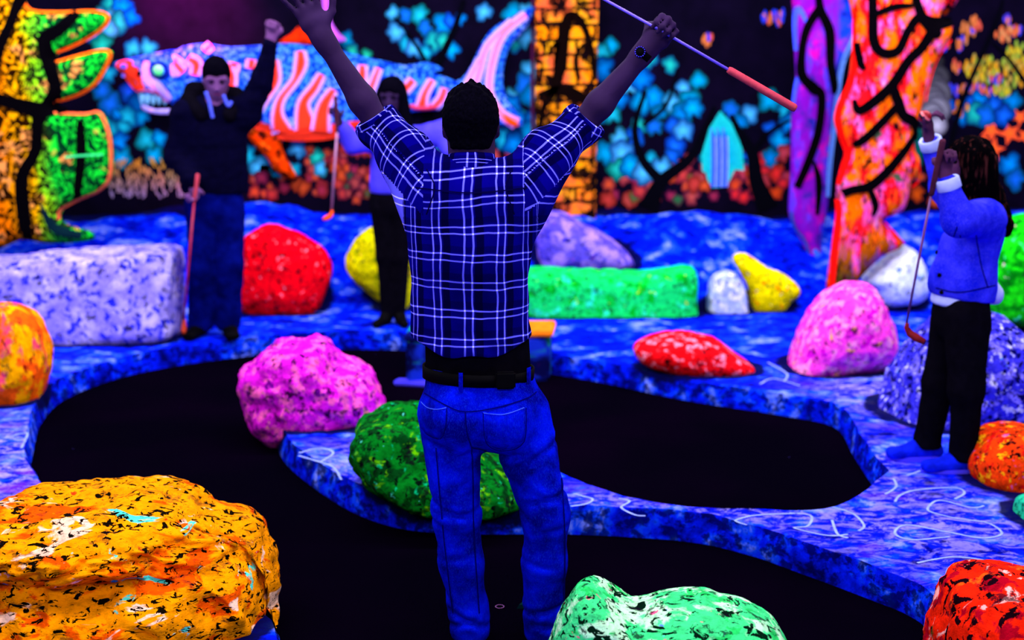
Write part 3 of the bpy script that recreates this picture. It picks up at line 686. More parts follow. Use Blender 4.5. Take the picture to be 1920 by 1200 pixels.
# chalky plume and teal stain behind the child
for i in range(16):
    x = 1752 + 6 * math.sin(i * 2.1); y = 105 + i * 10; r = [10, 14, 18, 21, 24, 26, 27, 28, 28, 27, 27, 25, 22, 20, 17, 12][i]; g_ = min(200, 35 + i * 13)
    pts = [S(x + r * math.cos(t_), y + r * math.sin(t_), YW) for t_ in np.linspace(0, 2 * math.pi, 17)[:-1]]
    mur_poly(pts, srgb(g_, g_, g_ * 1.08), srgb(g_ * .35, g_ * .33, g_ * .42))
for i in range(7):
    mur_poly([S(1722 + 8 * math.cos(t_), 250 + i * 9 + 10 * math.sin(t_), YW) for t_ in np.linspace(0, 2 * math.pi, 9)[:-1]], srgb(0, 110, 95), srgb(0, 60, 60))
wribbon([(999, -10), (998, 150), (1000, 385)], 6, srgb(70, 20, 60))
# dim blue bloom sprayed on the upper black wall
mural = mu.build('mural_painting', M['cattr'], wb, smooth=False)
tag(mural, 'painted coral and starfish mural in cyan and red on black')

# ---- brick column
def brick_mat():
    t = NT('orange brick paint'); tc = t.coord(); mp = t.n('ShaderNodeMapping'); mp.inputs['Rotation'].default_value = (R(-90), 0, 0)
    t.L.new(tc, mp.inputs[0]); v = mp.outputs[0]
    wv = t.n('ShaderNodeTexNoise'); t.L.new(v, wv.inputs['Vector']); t.set(wv, Scale=5., Detail=3.)
    sc = t.n('ShaderNodeVectorMath'); sc.operation = 'SCALE'; t.L.new(wv.outputs['Color'], sc.inputs[0]); sc.inputs['Scale'].default_value = .07
    ad = t.n('ShaderNodeVectorMath'); t.L.new(v, ad.inputs[0]); t.L.new(sc.outputs[0], ad.inputs[1])
    br = t.n('ShaderNodeTexBrick'); t.L.new(ad.outputs[0], br.inputs['Vector'])
    t.set(br, Scale=1., Brick_Width=.27, Row_Height=.115, Mortar_Size=.014, Mortar_Smooth=.4)
    br.inputs['Color1'].default_value = srgb(255, 125, 0); br.inputs['Color2'].default_value = srgb(235, 165, 10); br.inputs['Mortar'].default_value = (.004, .001, .002, 1)
    n = t.noise(t.coord(), 5, 5, .6, .4); n2 = t.noise(t.coord(loc=(5, 5, 5)), 8, 5, .65, .5)
    c = t.mix(t.ramp(n, .45, .6), br.outputs['Color'], srgb(225, 90, 45)); c = t.mix(t.ramp(n2, .49, .56), c, srgb(20, 4, 4))
    c = t.mix(t.ramp(t.noise(t.coord(loc=(2, 2, 9), scale=(1.3, 1, .8)), 4.5, 6, .7, .6), .53, .58), c, srgb(10, 2, 4))
    c = t.mix(t.math('SUBTRACT', br.outputs['Fac'], 0.0), c, (.004, .001, .002, 1))
    return t.done(c, .8, .1, n2, .6, .02)
x0, _ = S(1004, 200, 10.2); x1, _ = S(1119, 200, 10.2)
e = empty('brick_column', ((x0 + x1) / 2, 10.25, .5), 'orange and amber painted brick column against the mural wall', 'column')
prism('shaft', [(x0, 10.16), (x1, 10.16), (x1, 10.41), (x0, 10.41)], .5, 3.38, brick_mat(), e, .012)
mu = MB()
for p_, w_ in [([(1050, 130), (1058, 60), (1070, 30), (1092, 45), (1108, 90), (1115, 150)], [26, 22, 20, 14, 10, 8]), ([(1050, 130), (1038, 170), (1020, 200), (1012, 240)], [22, 16, 12, 8]),
               ([(1010, 180), (1040, 170), (1075, 175), (1112, 200), (1100, 210)], [12, 16, 22, 14, 6]), ([(1085, 150), (1080, 110), (1095, 80)], [8, 10, 4]), ([(1030, 100), (1045, 80), (1040, 120)], [6, 8, 6])]:
    wribbon(p_, w_, (.003, .001, .001, 1), Y=10.155, z=.002)
mu.build('vine_painting', M['cattr'], e, smooth=False)

# ---- cutout props
def cutout(name, outline, Y, T, mat, parent, ribbons=(), sp=.04, Rr=.12, blobs=(), n=3, zoff=0, mats_extra=()):
    """relief panel: rounded front (towards the camera), flat back. ribbons: (px path, widths, colour)"""
    poly = smooth_path([S(x, y, Y) for x, y in outline], n, True)
    pa = [tuple(p) for p in poly]
    V, Fc = fill_poly(poly, sp)
    def dep(XZ):
        d = edge_dist(XZ, pa); ins = in_poly(XZ, pa); k = 1 - np.clip(d / Rr, 0, 1)
        return np.where(ins, T * np.sqrt(np.clip(1 - k * k, 0, 1)), 0) * .75 + T * .25
    D = dep(V) ; nb = len(V)
    vs = [(p[0], Y - d, p[1]) for p, d in zip(V, D)] + [(p[0], Y + .01, p[1]) for p in V]
    f2 = []
    for f in Fc:
        a, b, c = [V[i] for i in f[:3]]; cr = (b[0] - a[0]) * (c[1] - a[1]) - (b[1] - a[1]) * (c[0] - a[0])
        ff = f if cr > 0 else f[::-1]
        f2.append(tuple(ff)); f2.append(tuple(i + nb for i in ff[::-1]))
    # rim: boundary edges
    cnt = {}
    for f in [x for x in f2 if max(x) < nb]:
        for i in range(len(f)): cnt[(f[i], f[(i + 1) % len(f)])] = 1
    for (a, b) in list(cnt):
        if (b, a) not in cnt: f2.append((b, a, a + nb, b + nb))
    o = mesh_obj(name, vs, f2, mat, parent)
    if ribbons:
        R_ = MB(); li = 0
        for path, wd, col in ribbons:
            li += 1; ws = [wd] * len(path) if isinstance(wd, (int, float)) else wd
            if col == BK: ws = [x * 1.3 for x in ws]
            pp = smooth_path([(x, y, w_) for (x, y), w_ in zip(path, ws)], 10); L = len(pp); A = []
            for i, q in enumerate(pp):
                ax, ay = np.array(pp[min(i + 1, L - 1)][:2]) - np.array(pp[max(i - 1, 0)][:2]); l = math.hypot(ax, ay) + 1e-9
                for s in (-1, -.33, .33, 1): A.append(S(q[0] - ay / l * q[2] * .5 * s, q[1] + ax / l * q[2] * .5 * s, Y))
            A = np.array(A); dd = dep(A) + .004 + .0012 * li
            vs = [(a[0], Y - d, a[1]) for a, d in zip(A, dd)]
            R_.add(vs, [(4 * i + k, 4 * i + k + 1, 4 * i + k + 5, 4 * i + k + 4) for i in range(L - 1) for k in range(3)], 0, col)
        for cx, cy, rx, ry, col in blobs:
            li += 1; tt = np.linspace(0, 2 * math.pi, 19)[:-1]
            A = np.array([S(cx, cy, Y)] + [S(cx + rx * math.cos(t_), cy + ry * math.sin(t_), Y) for t_ in tt]); dd = dep(A) + .004 + .0012 * li
            R_.add([(a[0], Y - d, a[1]) for a, d in zip(A, dd)], [(0, i + 1, (i + 1) % 18 + 1) for i in range(18)], 0, col)
        R_.build('painted_lines', M['cattr'], o, smooth=False)
    return o
BK = (.001, .0006, .0015, 1)
# left kelp tree
def kelp_mat():
    X0_ = S(105, 440, 9.15)[0]
    t = NT('squiggled kelp paint'); v = t.coord(scale=(1, 1, .8)); n = t.noise(v, 7.5, 2, .5, .5)
    st = t.math('FRACT', t.math('MULTIPLY', n, 9)); m = t.ramp(t.math('ABSOLUTE', t.math('SUBTRACT', st, .5)), .22, .33, True)
    m2 = t.ramp(t.noise(t.coord(loc=(3, 3, 3)), 24, 3, .6), .40, .5); m = t.math('MULTIPLY', m, m2)
    gx = t.n('ShaderNodeSeparateXYZ'); t.L.new(t.coord(), gx.inputs[0])
    p = t.math('ADD', t.math('SUBTRACT', gx.outputs[0], X0_), t.math('MULTIPLY', t.math('SUBTRACT', t.noise(t.coord(loc=(8, 1, 3)), 4, 3), .5), .30))
    c = t.mix(t.ramp(p, -.34, -.18), srgb(250, 120, 0), srgb(255, 175, 0)); c = t.mix(t.ramp(p, -.13, -.06), c, srgb(150, 235, 20)); c = t.mix(t.ramp(p, -.05, .06), c, srgb(15, 215, 45))
    c = t.mix(t.ramp(t.noise(t.coord(loc=(1, 7, 3)), 6, 3), .58, .63), c, srgb(240, 150, 70))
    dk = t.mix(t.ramp(p, -.1, .1), srgb(30, 8, 0), srgb(0, 48, 22))
    return t.done(t.mix(m, dk, c), .8, .1, m, .4, .01)
YK = 9.15
e = empty('kelp_tree', (S(60, 440, YK)[0], YK, .3), 'green and orange squiggle-painted kelp tree cutout with an orange outline at the left', 'tree cutout')
OR = srgb(255, 105, 15)
kout = [(-70, -60), (40, -60), (45, -10), (60, 18), (110, 22), (175, 20), (205, 28), (203, 45), (180, 65), (140, 85), (112, 97), (108, 112), (150, 103), (195, 93), (212, 100), (200, 130), (180, 160), (150, 180), (112, 192), (100, 200), (115, 212), (160, 212), (190, 210), (205, 235), (213, 275), (211, 330), (190, 358), (150, 375), (120, 392), (118, 415), (150, 428), (172, 436), (172, 450), (100, 456), (40, 448), (-70, 446)]
cutout('panel', kout, YK, .08, kelp_mat(), e, [
    ([(42, -30), (45, -5), (62, 19), (110, 23), (175, 21), (203, 28), (202, 45), (178, 66), (140, 86), (110, 98)], 5, OR),
    ([(108, 116), (150, 104), (195, 94), (210, 102), (199, 130), (180, 158), (150, 178), (105, 192)], 5, OR),
    ([(105, 211), (160, 213), (188, 210), (203, 235), (211, 275), (209, 330), (188, 357), (150, 374), (118, 392), (114, 410)], 4.5, srgb(240, 105, 60)),
    ([(150, 24), (120, 55), (92, 75), (100, 120), (112, 165), (100, 195), (80, 225), (75, 280), (50, 330), (52, 390), (60, 445)], [16, 18, 20, 20, 18, 22, 18, 16, 18, 20, 14], BK),
    ([(-10, 180), (30, 192), (80, 205), (130, 205)], [16, 18, 22, 6], BK), ([(50, -20), (30, 40), (5, 100), (-5, 180)], [16, 14, 16, 16], BK),
    ([(158, 225), (160, 280), (155, 340), (150, 370)], [10, 14, 12, 8], BK), ([(85, 380), (110, 425), (160, 440)], [4, 16, 12], srgb(5, 30, 40)),
    ([(130, 293), (160, 290), (200, 288)], 4, srgb(60, 235, 130))], sp=.035, Rr=.10)
# blue and purple trunk
def trunk2_mat():
    t = NT('blue purple trunk paint'); gx = t.n('ShaderNodeSeparateXYZ'); t.L.new(t.coord(), gx.inputs[0])
    n = t.noise(t.coord(scale=(2, 1, .6)), 6, 5, .65); p = t.math('ADD', t.math('SUBTRACT', gx.outputs[0], S(1541, 500, 9.7)[0]), t.math('MULTIPLY', t.math('SUBTRACT', n, .5), .25))
    c = t.mix(t.ramp(p, -.05, .04), srgb(120, 10, 170), srgb(10, 60, 215)); c = t.mix(t.ramp(n, .5, .66), c, srgb(70, 60, 240)); n2 = t.noise(t.coord(loc=(5, 5, 5)), 9, 4)
    c = t.mix(t.ramp(n2, .55, .7), c, srgb(190, 10, 160)); c = t.mix(t.ramp(n2, .45, .3), c, srgb(5, 30, 140))
    return t.done(c, .8, .1, n, .4, .01)
YT = 9.7
LB = srgb(110, 165, 255); LB2 = srgb(70, 90, 255)
e = empty('coral_trunk', (S(1535, 500, YT)[0], YT, .35), 'tall purple and blue coral trunk cutout with a pale blue outline', 'coral cutout')
cutout('panel', [(1492, -60), (1607, -60), (1605, 10), (1600, 75), (1580, 115), (1568, 180), (1562, 240), (1556, 300), (1553, 370), (1545, 420), (1538, 455), (1545, 490), (1547, 540), (1538, 582), (1522, 575), (1517, 520), (1510, 470), (1490, 430), (1478, 395), (1482, 330), (1483, 260), (1484, 200), (1492, 150), (1489, 95), (1488, 40)], YT, .08, trunk2_mat(), e, [
    ([(1604, -30), (1601, 60), (1578, 115), (1567, 180), (1560, 245), (1553, 310), (1550, 368)], [12, 14, 12, 12, 12, 12, 10], LB),
    ([(1490, 95), (1488, 50), (1491, 18), (1499, 25), (1507, 42)], [5, 7, 9, 9, 6], LB2), ([(1493, 145), (1489, 165), (1485, 195)], 5, LB2),
    ([(1480, 395), (1488, 425), (1510, 460), (1518, 520)], 4, srgb(40, 70, 160)), ([(1522, 465), (1540, 500), (1535, 560)], [8, 16, 8], srgb(50, 110, 225)),
    ([(1530, -30), (1532, 15), (1550, 60), (1552, 120), (1560, 160), (1558, 175)], [8, 12, 14, 12, 12, 8], BK), ([(1532, 15), (1510, 50), (1500, 90), (1500, 140), (1520, 165), (1535, 180), (1530, 240), (1515, 290), (1490, 350)], [12, 12, 10, 12, 16, 12, 12, 12, 10], BK),
    ([(1520, 300), (1530, 340), (1527, 400)], [4, 10, 6], BK)], sp=.03, Rr=.09)
# red coral trunk
def trunk_mat():
    t = NT('red coral trunk paint'); v = t.coord(scale=(1.5, 1, .7)); n1 = t.noise(v, 5, 5, .65, .5); n2 = t.noise(t.coord(scale=(1.5, 1, .7), loc=(5, 2, 9)), 8, 5, .7, .3); n3 = t.noise(t.coord(scale=(2.2, 1, .7), loc=(2, 9, 1)), 19, 4, .7)
    c = t.mix(t.ramp(n1, .46, .52), srgb(250, 15, 25), srgb(255, 105, 0)); c = t.mix(t.ramp(n2, .52, .58), c, srgb(250, 75, 175)); c = t.mix(t.ramp(n2, .61, .66), c, srgb(245, 160, 205))
    gx = t.n('ShaderNodeSeparateXYZ'); t.L.new(t.coord(), gx.inputs[0])
    gn = t.noise(t.coord(loc=(7, 7, 1)), 7, 3)
    c = t.mix(t.ramp(gn, .63, .67), c, srgb(70, 90, 60)); 
    low = t.math('MULTIPLY', t.ramp(gx.outputs[2], .85, .35), t.ramp(t.noise(t.coord(scale=(3, 1, .6)), 5, 3), .45, .55))
    c = t.mix(low, c, srgb(35, 55, 10)); c = t.mix(t.ramp(n3, .55, .62), c, srgb(60, 0, 10)); c = t.mix(t.ramp(t.noise(t.coord(scale=(1.6, 1, .8), loc=(8, 8, 8)), 7, 5, .7, .4), .60, .65), c, srgb(12, 2, 8))
    return t.done(c, .8, .1, n3, .6, .02)
YR = 9.0
RE = srgb(255, 15, 10)
e = empty('coral_trunk', (S(1620, 545, YR)[0], YR, .15), 'thick red, orange and pink coral trunk cutout with black veins and red outline', 'coral cutout')
cutout('panel', [(1600, -60), (1800, -60), (1790, 5), (1772, 28), (1764, 22), (1760, 34), (1772, 40), (1783, 44), (1778, 70), (1756, 105), (1742, 140), (1732, 180), (1722, 215), (1714, 250), (1712, 280), (1722, 300), (1718, 338), (1708, 335), (1702, 365), (1690, 395), (1652, 414), (1692, 456), (1650, 480), (1615, 515), (1590, 545), (1565, 558), (1549, 552), (1556, 480), (1568, 400), (1568, 352), (1577, 310), (1583, 285), (1572, 255), (1564, 225), (1572, 190), (1588, 160), (1596, 110), (1600, 40)], YR, .14, trunk_mat(), e, [
    ([(1598, 10), (1597, 110), (1590, 155), (1574, 190), (1566, 222), (1575, 258), (1585, 287), (1578, 312), (1568, 345)], [4, 6, 8, 9, 9, 9, 9, 9, 5], RE), ([(1566, 372), (1568, 400), (1560, 470), (1552, 550)], [7, 9, 9, 7], RE),
    ([(1780, 75), (1757, 105), (1742, 145), (1732, 190)], 3, RE), ([(1655, 414), (1692, 455)], 3, RE), ([(1712, 300), (1719, 335), (1706, 350)], 4, RE),
    ([(1624, -30), (1626, 30), (1628, 80), (1645, 100), (1672, 95), (1690, 60), (1710, 35), (1735, 45), (1780, 40)], [12, 13, 14, 14, 13, 12, 14, 20, 12], BK),
    ([(1700, -20), (1715, 30), (1740, 60), (1735, 70)], [10, 14, 20, 8], BK), ([(1626, 30), (1665, 15), (1700, 12)], [8, 10, 6], BK),
    ([(1735, 60), (1715, 90), (1690, 115), (1660, 160), (1620, 195), (1598, 205), (1592, 185)], [16, 14, 14, 15, 14, 12, 6], BK),
    ([(1662, 160), (1672, 190), (1682, 215), (1705, 230), (1712, 262)], [12, 15, 15, 15, 8], BK), ([(1668, 200), (1630, 240), (1605, 262), (1590, 270)], [12, 12, 12, 8], BK),
    ([(1708, 250), (1680, 285), (1650, 320), (1620, 345), (1590, 352), (1572, 360)], [10, 12, 13, 14, 12, 12], BK), ([(1618, 348), (1630, 380), (1625, 400)], [8, 10, 5], BK), ([(1600, 80), (1605, 120), (1612, 130)], [6, 9, 6], BK)], sp=.03, Rr=.14)

# ---- striped sea creature relief
def scale_mat():
    t = NT('pebbled blue paint'); v = t.coord(); d = t.voro(v, 34); n = t.noise(v, 4, 3)
    c = t.mix(t.ramp(d, .35, .6), srgb(50, 135, 250), srgb(0, 45, 190)); c = t.mix(t.math('MULTIPLY', t.ramp(n, .5, .65), t.ramp(d, .5, .2)), c, srgb(150, 175, 255))
    return t.done(c, .8, .1, t.ramp(d, .1, .7, True), .7, .01)
M['scale'] = scale_mat(); M['fin_red'] = rock_mat('orange red fin paint', srgb(250, 45, 5), [(srgb(170, 20, 5), 8, .55, .06, .3), (srgb(255, 110, 20), 9, .62, .05, .2)], bscale=12)
M['leg_orange'] = rock_mat('burnt orange paint', srgb(215, 55, 0), [(srgb(60, 8, 0), 7, .5, .08, .5), (srgb(255, 95, 10), 7, .60, .05, .3)], bscale=10)
M['crescent'] = plain('lilac crescent paint', srgb(190, 85, 225), .8, .1, .25, 5)
YF = 10.3
LV = srgb(185, 150, 255); PK = srgb(255, 110, 150); RO = srgb(255, 55, 30)
def flame(path, wd):
    return [(path, [x + 15 for x in wd], LV), (path, [x + 6 for x in wd], PK), (path, wd, RO)]
e = empty('sea_creature', (S(560, 250, YF)[0], YF, 1.2), 'striped blue and red sea creature with open jaws painted on the back wall', 'creature')
rb = [([(455, 215), (490, 238), (540, 252), (600, 250), (660, 240), (740, 235)], [30, 20, 22, 26, 26, 20], RO)]
for pth, wd in [([(518, 112), (516, 150), (500, 182), (466, 222)], [6, 16, 9, 24]), ([(566, 96), (567, 120), (556, 150), (530, 185), (524, 215), (532, 246)], [7, 13, 5, 6, 12, 30]),
                ([(606, 140), (592, 165), (572, 195), (578, 240)], [5, 9, 13, 34]), ([(628, 168), (610, 200), (604, 245)], [6, 16, 24]), ([(682, 122), (680, 148), (668, 172)], [6, 10, 3]),
                ([(712, 128), (700, 160), (690, 185)], [3, 5, 7]), ([(776, 150), (766, 162), (758, 172)], [7, 8, 5]), ([(812, 150), (798, 175), (792, 200)], [4, 6, 12]), ([(835, 165), (828, 185), (815, 200)], [4, 6, 5]),
                ([(445, 118), (440, 135), (432, 148)], [9, 10, 6]), ([(400, 85), (395, 90), (390, 96)], [6, 5, 3]), ([(478, 112), (476, 128)], [8, 9]), ([(435, 128), (440, 145), (438, 165)], [7, 9, 9]), ([(360, 110), (375, 120), (372, 140)], [5, 10, 6]), ([(335, 118), (350, 135)], [6, 7])]:
    rb += flame(pth, wd)
cutout('body', [(330, 96), (380, 82), (430, 88), (500, 84), (545, 81), (600, 88), (640, 95), (700, 110), (760, 122), (800, 116), (830, 130), (812, 136), (850, 150), (862, 165), (845, 172), (835, 190), (825, 205), (790, 208), (760, 215), (740, 240), (690, 235), (640, 250), (600, 256), (540, 258), (500, 240), (462, 229), (440, 225), (380, 210), (330, 190), (318, 150)], YF, .07, M['scale'], e, rb, sp=.045, Rr=.12)
cutout('tail', [(835, 160), (865, 148), (885, 120), (905, 78), (930, 48), (995, 13), (1001, 25), (985, 55), (955, 90), (943, 140), (948, 180), (965, 205), (982, 232), (968, 238), (940, 234), (915, 238), (895, 220), (870, 190)], YF, .06, M['scale'], e,
       [(p_, [x + 11 for x in w_], LV) for p_, w_ in [([(985, 28), (945, 62), (925, 110), (918, 170), (940, 212), (968, 232)], [7, 7, 7, 6, 8, 14]), ([(960, 40), (915, 85), (900, 130), (890, 165)], [4, 5, 6, 5]), ([(900, 110), (880, 150), (872, 165)], [3, 5, 3])]] +
       [(p_, w_, PK) for p_, w_ in [([(985, 28), (945, 62), (925, 110), (918, 170), (940, 212), (968, 232)], [8, 8, 8, 7, 12, 22]), ([(960, 40), (915, 85), (900, 130), (890, 165)], [5, 6, 7, 5]), ([(900, 110), (880, 150), (872, 165)], [3, 5, 3])]] + [([(945, 215), (958, 228), (972, 234)], [4, 12, 6], srgb(255, 80, 10))], sp=.04, Rr=.1)
hd = cutout('head', [(214, 118), (250, 108), (300, 98), (335, 94), (352, 110), (355, 150), (345, 185), (325, 196), (300, 178), (262, 174), (256, 160), (240, 142), (222, 130)], YF - .02, .07, M['scale'], e,
       [([(222, 121), (245, 130), (262, 160), (275, 165)], [10, 34, 24, 10], RO), ([(280, 115), (278, 140), (300, 165), (322, 188)], [10, 16, 22, 14], LV), ([(290, 160), (312, 190)], [2, 3], RO), ([(258, 172), (285, 170), (318, 190)], [3, 4, 4], PK),
        ([(330, 105), (345, 115), (345, 135), (330, 140), (328, 120)], 6, LV), ([(335, 110), (340, 125)], [7, 6], RO)],
       sp=.03, Rr=.08, blobs=[(266, 138, 5, 6, BK), (237, 124, 7, 5, srgb(90, 90, 240)), (234, 141, 4, 4, srgb(120, 110, 255)), (262, 120, 8, 5, srgb(80, 100, 245)), (304, 132, 18, 16, srgb(0, 10, 70)), (304, 132, 14, 12, srgb(10, 50, 190))])
q = S(305, 132, YF); bm = bmesh.new(); bmesh.ops.create_uvsphere(bm, u_segments=20, v_segments=12, radius=.042); me = bpy.data.meshes.new('eye'); bm.to_mesh(me); bm.free()
me.materials.append(plain('glowing green eye paint', srgb(90, 255, 140), .5, .3, .15, 20)); eo = bpy.data.objects.new('eye', me); COL.objects.link(eo); eo.parent = e
eo.matrix_parent_inverse = Matrix.Translation(-Vector(e.location)); eo.location = (q[0], YF - .13, q[1]); eo.scale = (1, .6, 1)
cutout('lower_jaw', [(266, 196), (290, 204), (322, 204), (330, 212), (300, 214), (272, 208)], YF - .02, .05, plain('lilac jaw paint', srgb(170, 150, 250)), e, sp=.03, Rr=.04)
for x in (266, 276, 287, 298, 309):
    cutout('tooth', [(x - 5, 176), (x + 5, 177), (x + 3, 192), (x, 197), (x - 3, 190)], YF - .03, .03, plain('pale tooth paint', srgb(120, 190, 240)), e, sp=.03, Rr=.03)
cutout('dorsal_fin', [(524, 80), (545, 64), (562, 48), (572, 60), (584, 82)], YF, .05, M['fin_red'], e, sp=.03, Rr=.05)
cutout('horn', [(603, 0), (600, -20), (622, -30), (619, 10), (622, 40), (636, 62), (649, 74), (640, 79), (622, 80), (610, 55), (604, 30)], YF, .05, M['crescent'], e, sp=.03, Rr=.05)
cutout('leg', [(458, 228), (500, 238), (530, 246), (528, 275), (545, 310), (556, 332), (540, 335), (515, 318), (500, 295), (480, 275), (465, 255)], YF + .03, .06, M['leg_orange'], e, sp=.035, Rr=.06)
cutout('belly_fin', [(762, 192), (790, 195), (826, 190), (824, 202), (800, 207), (775, 205)], YF - .05, .05, plain('hot pink fin paint', srgb(255, 60, 100)), e, sp=.03, Rr=.04)
# ------------------------------------------------------------------ organic surfaces: smooth blend of tapered limbs
def rc(a, b, ra, rb=None, k=.02, s=None, rs=None, rs2=None):
    """limb a->b; radii ra->rb; optional side axis s with its own radii rs->rs2"""
    rb = ra if rb is None else rb
    return dict(a=np.array(a, float), b=np.array(b, float), ra=ra, rb=rb, k=k, s=None if s is None else np.array(s, float), rs=rs, rs2=rs2 if rs2 is not None else rs)
def el(c, r, k=.02, m=None, sub=False):
    return dict(e=1, c=np.array(c, float), r=np.array(r, float), k=k, m=None if m is None else np.array(m, float), sub=sub)
def d_prim(p, P_):
    if 'e' in p:
        q = P_ - p['c']
        if p['m'] is not None: q = q @ p['m'].T
        k0 = np.sqrt(((q / p['r']) ** 2).sum(1)); k1 = np.sqrt(((q / p['r'] ** 2) ** 2).sum(1)) + 1e-9
        return (k0 - 1) * k0 / k1
    ab = p['b'] - p['a']; L = ab @ ab; q = P_ - p['a']; t = np.clip(q @ ab / L, 0, 1); rel = q - t[:, None] * ab
    r = p['ra'] + (p['rb'] - p['ra']) * t
    if p['s'] is None: return np.sqrt((rel ** 2).sum(1)) - r
    s = p['s'] - ab * ((p['s'] @ ab) / L); s = s / np.linalg.norm(s)
    rs = p['rs'] + (p['rs2'] - p['rs']) * t; ds = rel @ s; o2 = np.maximum((rel ** 2).sum(1) - ds ** 2, 0)
    k0 = np.sqrt((ds / rs) ** 2 + o2 / r ** 2); k1 = np.sqrt((ds / rs ** 2) ** 2 + o2 / r ** 4) + 1e-9
    return (k0 - 1) * k0 / k1
def sdf(prims, P_):
    d = None
    for p in prims:
        e_ = d_prim(p, P_)
        if d is None: d = e_; continue
        k = p['k']
        if p.get('sub'):
            h = np.maximum(k - np.abs(d + e_), 0) / k; d = np.maximum(d, -e_) + h * h * k * .25; continue
        h = np.maximum(k - np.abs(d - e_), 0) / k; d = np.minimum(d, e_) - h * h * k * .25
    return d
def bounds(prims):
    lo = np.full(3, 1e9); hi = -lo
    for p in prims:
        if 'e' in p: r = p['r'].max(); lo = np.minimum(lo, p['c'] - r); hi = np.maximum(hi, p['c'] + r)
        else:
            r = max(p['ra'], p['rb'], p['rs'] or 0, p['rs2'] or 0)
            for q in (p['a'], p['b']): lo = np.minimum(lo, q - r); hi = np.maximum(hi, q + r)
    return lo - .03, hi + .03
def surf(prims, h, post=None, pad=0):
    lo, hi = bounds(prims); lo -= pad; hi += pad
    B = 10; nb = np.ceil((hi - lo) / (h * B)).astype(int); n = nb * B + 1
    Fd = np.full(n, 1.0, np.float32)
    bc = np.stack(np.meshgrid(*[np.arange(m) for m in nb], indexing='ij'), -1).reshape(-1, 3)
    cen = lo + (bc + .5) * B * h
    dc = sdf(prims, cen)
    if post: dc = post(cen, dc)
    act = bc[np.abs(dc) < h * B * 1.35 + .03]
    neg = bc[(dc < 0)]
    for x, y, z_ in neg: Fd[x * B:(x + 1) * B + 1, y * B:(y + 1) * B + 1, z_ * B:(z_ + 1) * B + 1] = -1
    off = np.stack(np.meshgrid(*[np.arange(B + 1)] * 3, indexing='ij'), -1).reshape(-1, 3)
    for i in range(0, len(act), 160):
        ch = act[i:i + 160]; ii = (ch[:, None, :] * B + off[None]).reshape(-1, 3)
        pts = lo + ii * h; d = sdf(prims, pts)
        if post: d = post(pts, d)
        Fd[ii[:, 0], ii[:, 1], ii[:, 2]] = d
    S_ = Fd < 0
    cnt = np.zeros(tuple(n - 1), np.int8)
    for dx in (0, 1):
        for dy in (0, 1):
            for dz in (0, 1): cnt += S_[dx:n[0] - 1 + dx, dy:n[1] - 1 + dy, dz:n[2] - 1 + dz]
    ac = np.argwhere((cnt > 0) & (cnt < 8)); idx = np.full(tuple(n - 1), -1, np.int64); idx[tuple(ac.T)] = np.arange(len(ac))
    acc = np.zeros((len(ac), 3)); c_ = np.zeros(len(ac))
    cor = [(0, 0, 0), (1, 0, 0), (0, 1, 0), (1, 1, 0), (0, 0, 1), (1, 0, 1), (0, 1, 1), (1, 1, 1)]
    for i, j in [(0, 1), (2, 3), (4, 5), (6, 7), (0, 2), (1, 3), (4, 6), (5, 7), (0, 4), (1, 5), (2, 6), (3, 7)]:
        A = ac + cor[i]; Bq = ac + cor[j]; fa = Fd[tuple(A.T)]; fb = Fd[tuple(Bq.T)]; m = (fa < 0) != (fb < 0)
        t = fa[m] / (fa[m] - fb[m]); acc[m] += A[m] + t[:, None] * (Bq[m] - A[m]); c_[m] += 1
    V = lo + acc / c_[:, None] * h
    faces = []
    for ax in range(3):
        o1, o2 = [(1, 2), (2, 0), (0, 1)][ax]
        sl0 = [slice(None)] * 3; sl1 = [slice(None)] * 3; sl0[ax] = slice(0, -1); sl1[ax] = slice(1, None)
        e_ = np.argwhere(S_[tuple(sl0)] != S_[tuple(sl1)])
        e_ = e_[(e_[:, o1] > 0) & (e_[:, o2] > 0) & (e_[:, o1] < n[o1] - 1) & (e_[:, o2] < n[o2] - 1)]
        ins = S_[tuple(e_.T)]
        def cell(d1, d2):
            q = e_.copy(); q[:, o1] -= d1; q[:, o2] -= d2; return idx[tuple(q.T)]
        a, b, c, d = cell(1, 1), cell(0, 1), cell(0, 0), cell(1, 0)
        quad = np.stack([a, b, c, d], 1); quad[~ins] = quad[~ins][:, ::-1]; faces.append(quad[(quad >= 0).all(1)])
    return V, np.concatenate(faces)
def relax(V, Fq, it=2, lam=.5):
    for _ in range(it):
        acc = np.zeros_like(V); c_ = np.zeros(len(V))
        for i in range(4):
            a = Fq[:, i]; b = Fq[:, (i + 1) % 4]
            np.add.at(acc, a, V[b]); np.add.at(c_, a, 1); np.add.at(acc, b, V[a]); np.add.at(c_, b, 1)
        V = V + lam * (acc / np.maximum(c_, 1)[:, None] - V)
    return V
def body_obj(name, prims, h, mat, parent, post=None, it=2):
    V, Fq = surf(prims, h, post); V = relax(V, Fq, it)
    me = bpy.data.meshes.new(name)
    me.vertices.add(len(V)); me.vertices.foreach_set('co', V.astype(np.float32).ravel())
    me.loops.add(len(Fq) * 4); me.loops.foreach_set('vertex_index', Fq.ravel().astype(np.int32))
    me.polygons.add(len(Fq)); me.polygons.foreach_set('loop_start', np.arange(0, len(Fq) * 4, 4, dtype=np.int32))
    try: me.polygons.foreach_set('loop_total', np.full(len(Fq), 4, np.int32))
    except Exception: pass
    me.polygons.foreach_set('use_smooth', [True] * len(Fq)); me.update(calc_edges=True); me.validate()
    me.materials.append(mat)
    o = bpy.data.objects.new(name, me); COL.objects.link(o); o.parent = parent; o.matrix_parent_inverse = Matrix.Translation(-Vector(parent.location))
    return o, V, Fq
def nrm(v): v = np.array(v, float); return v / np.linalg.norm(v)
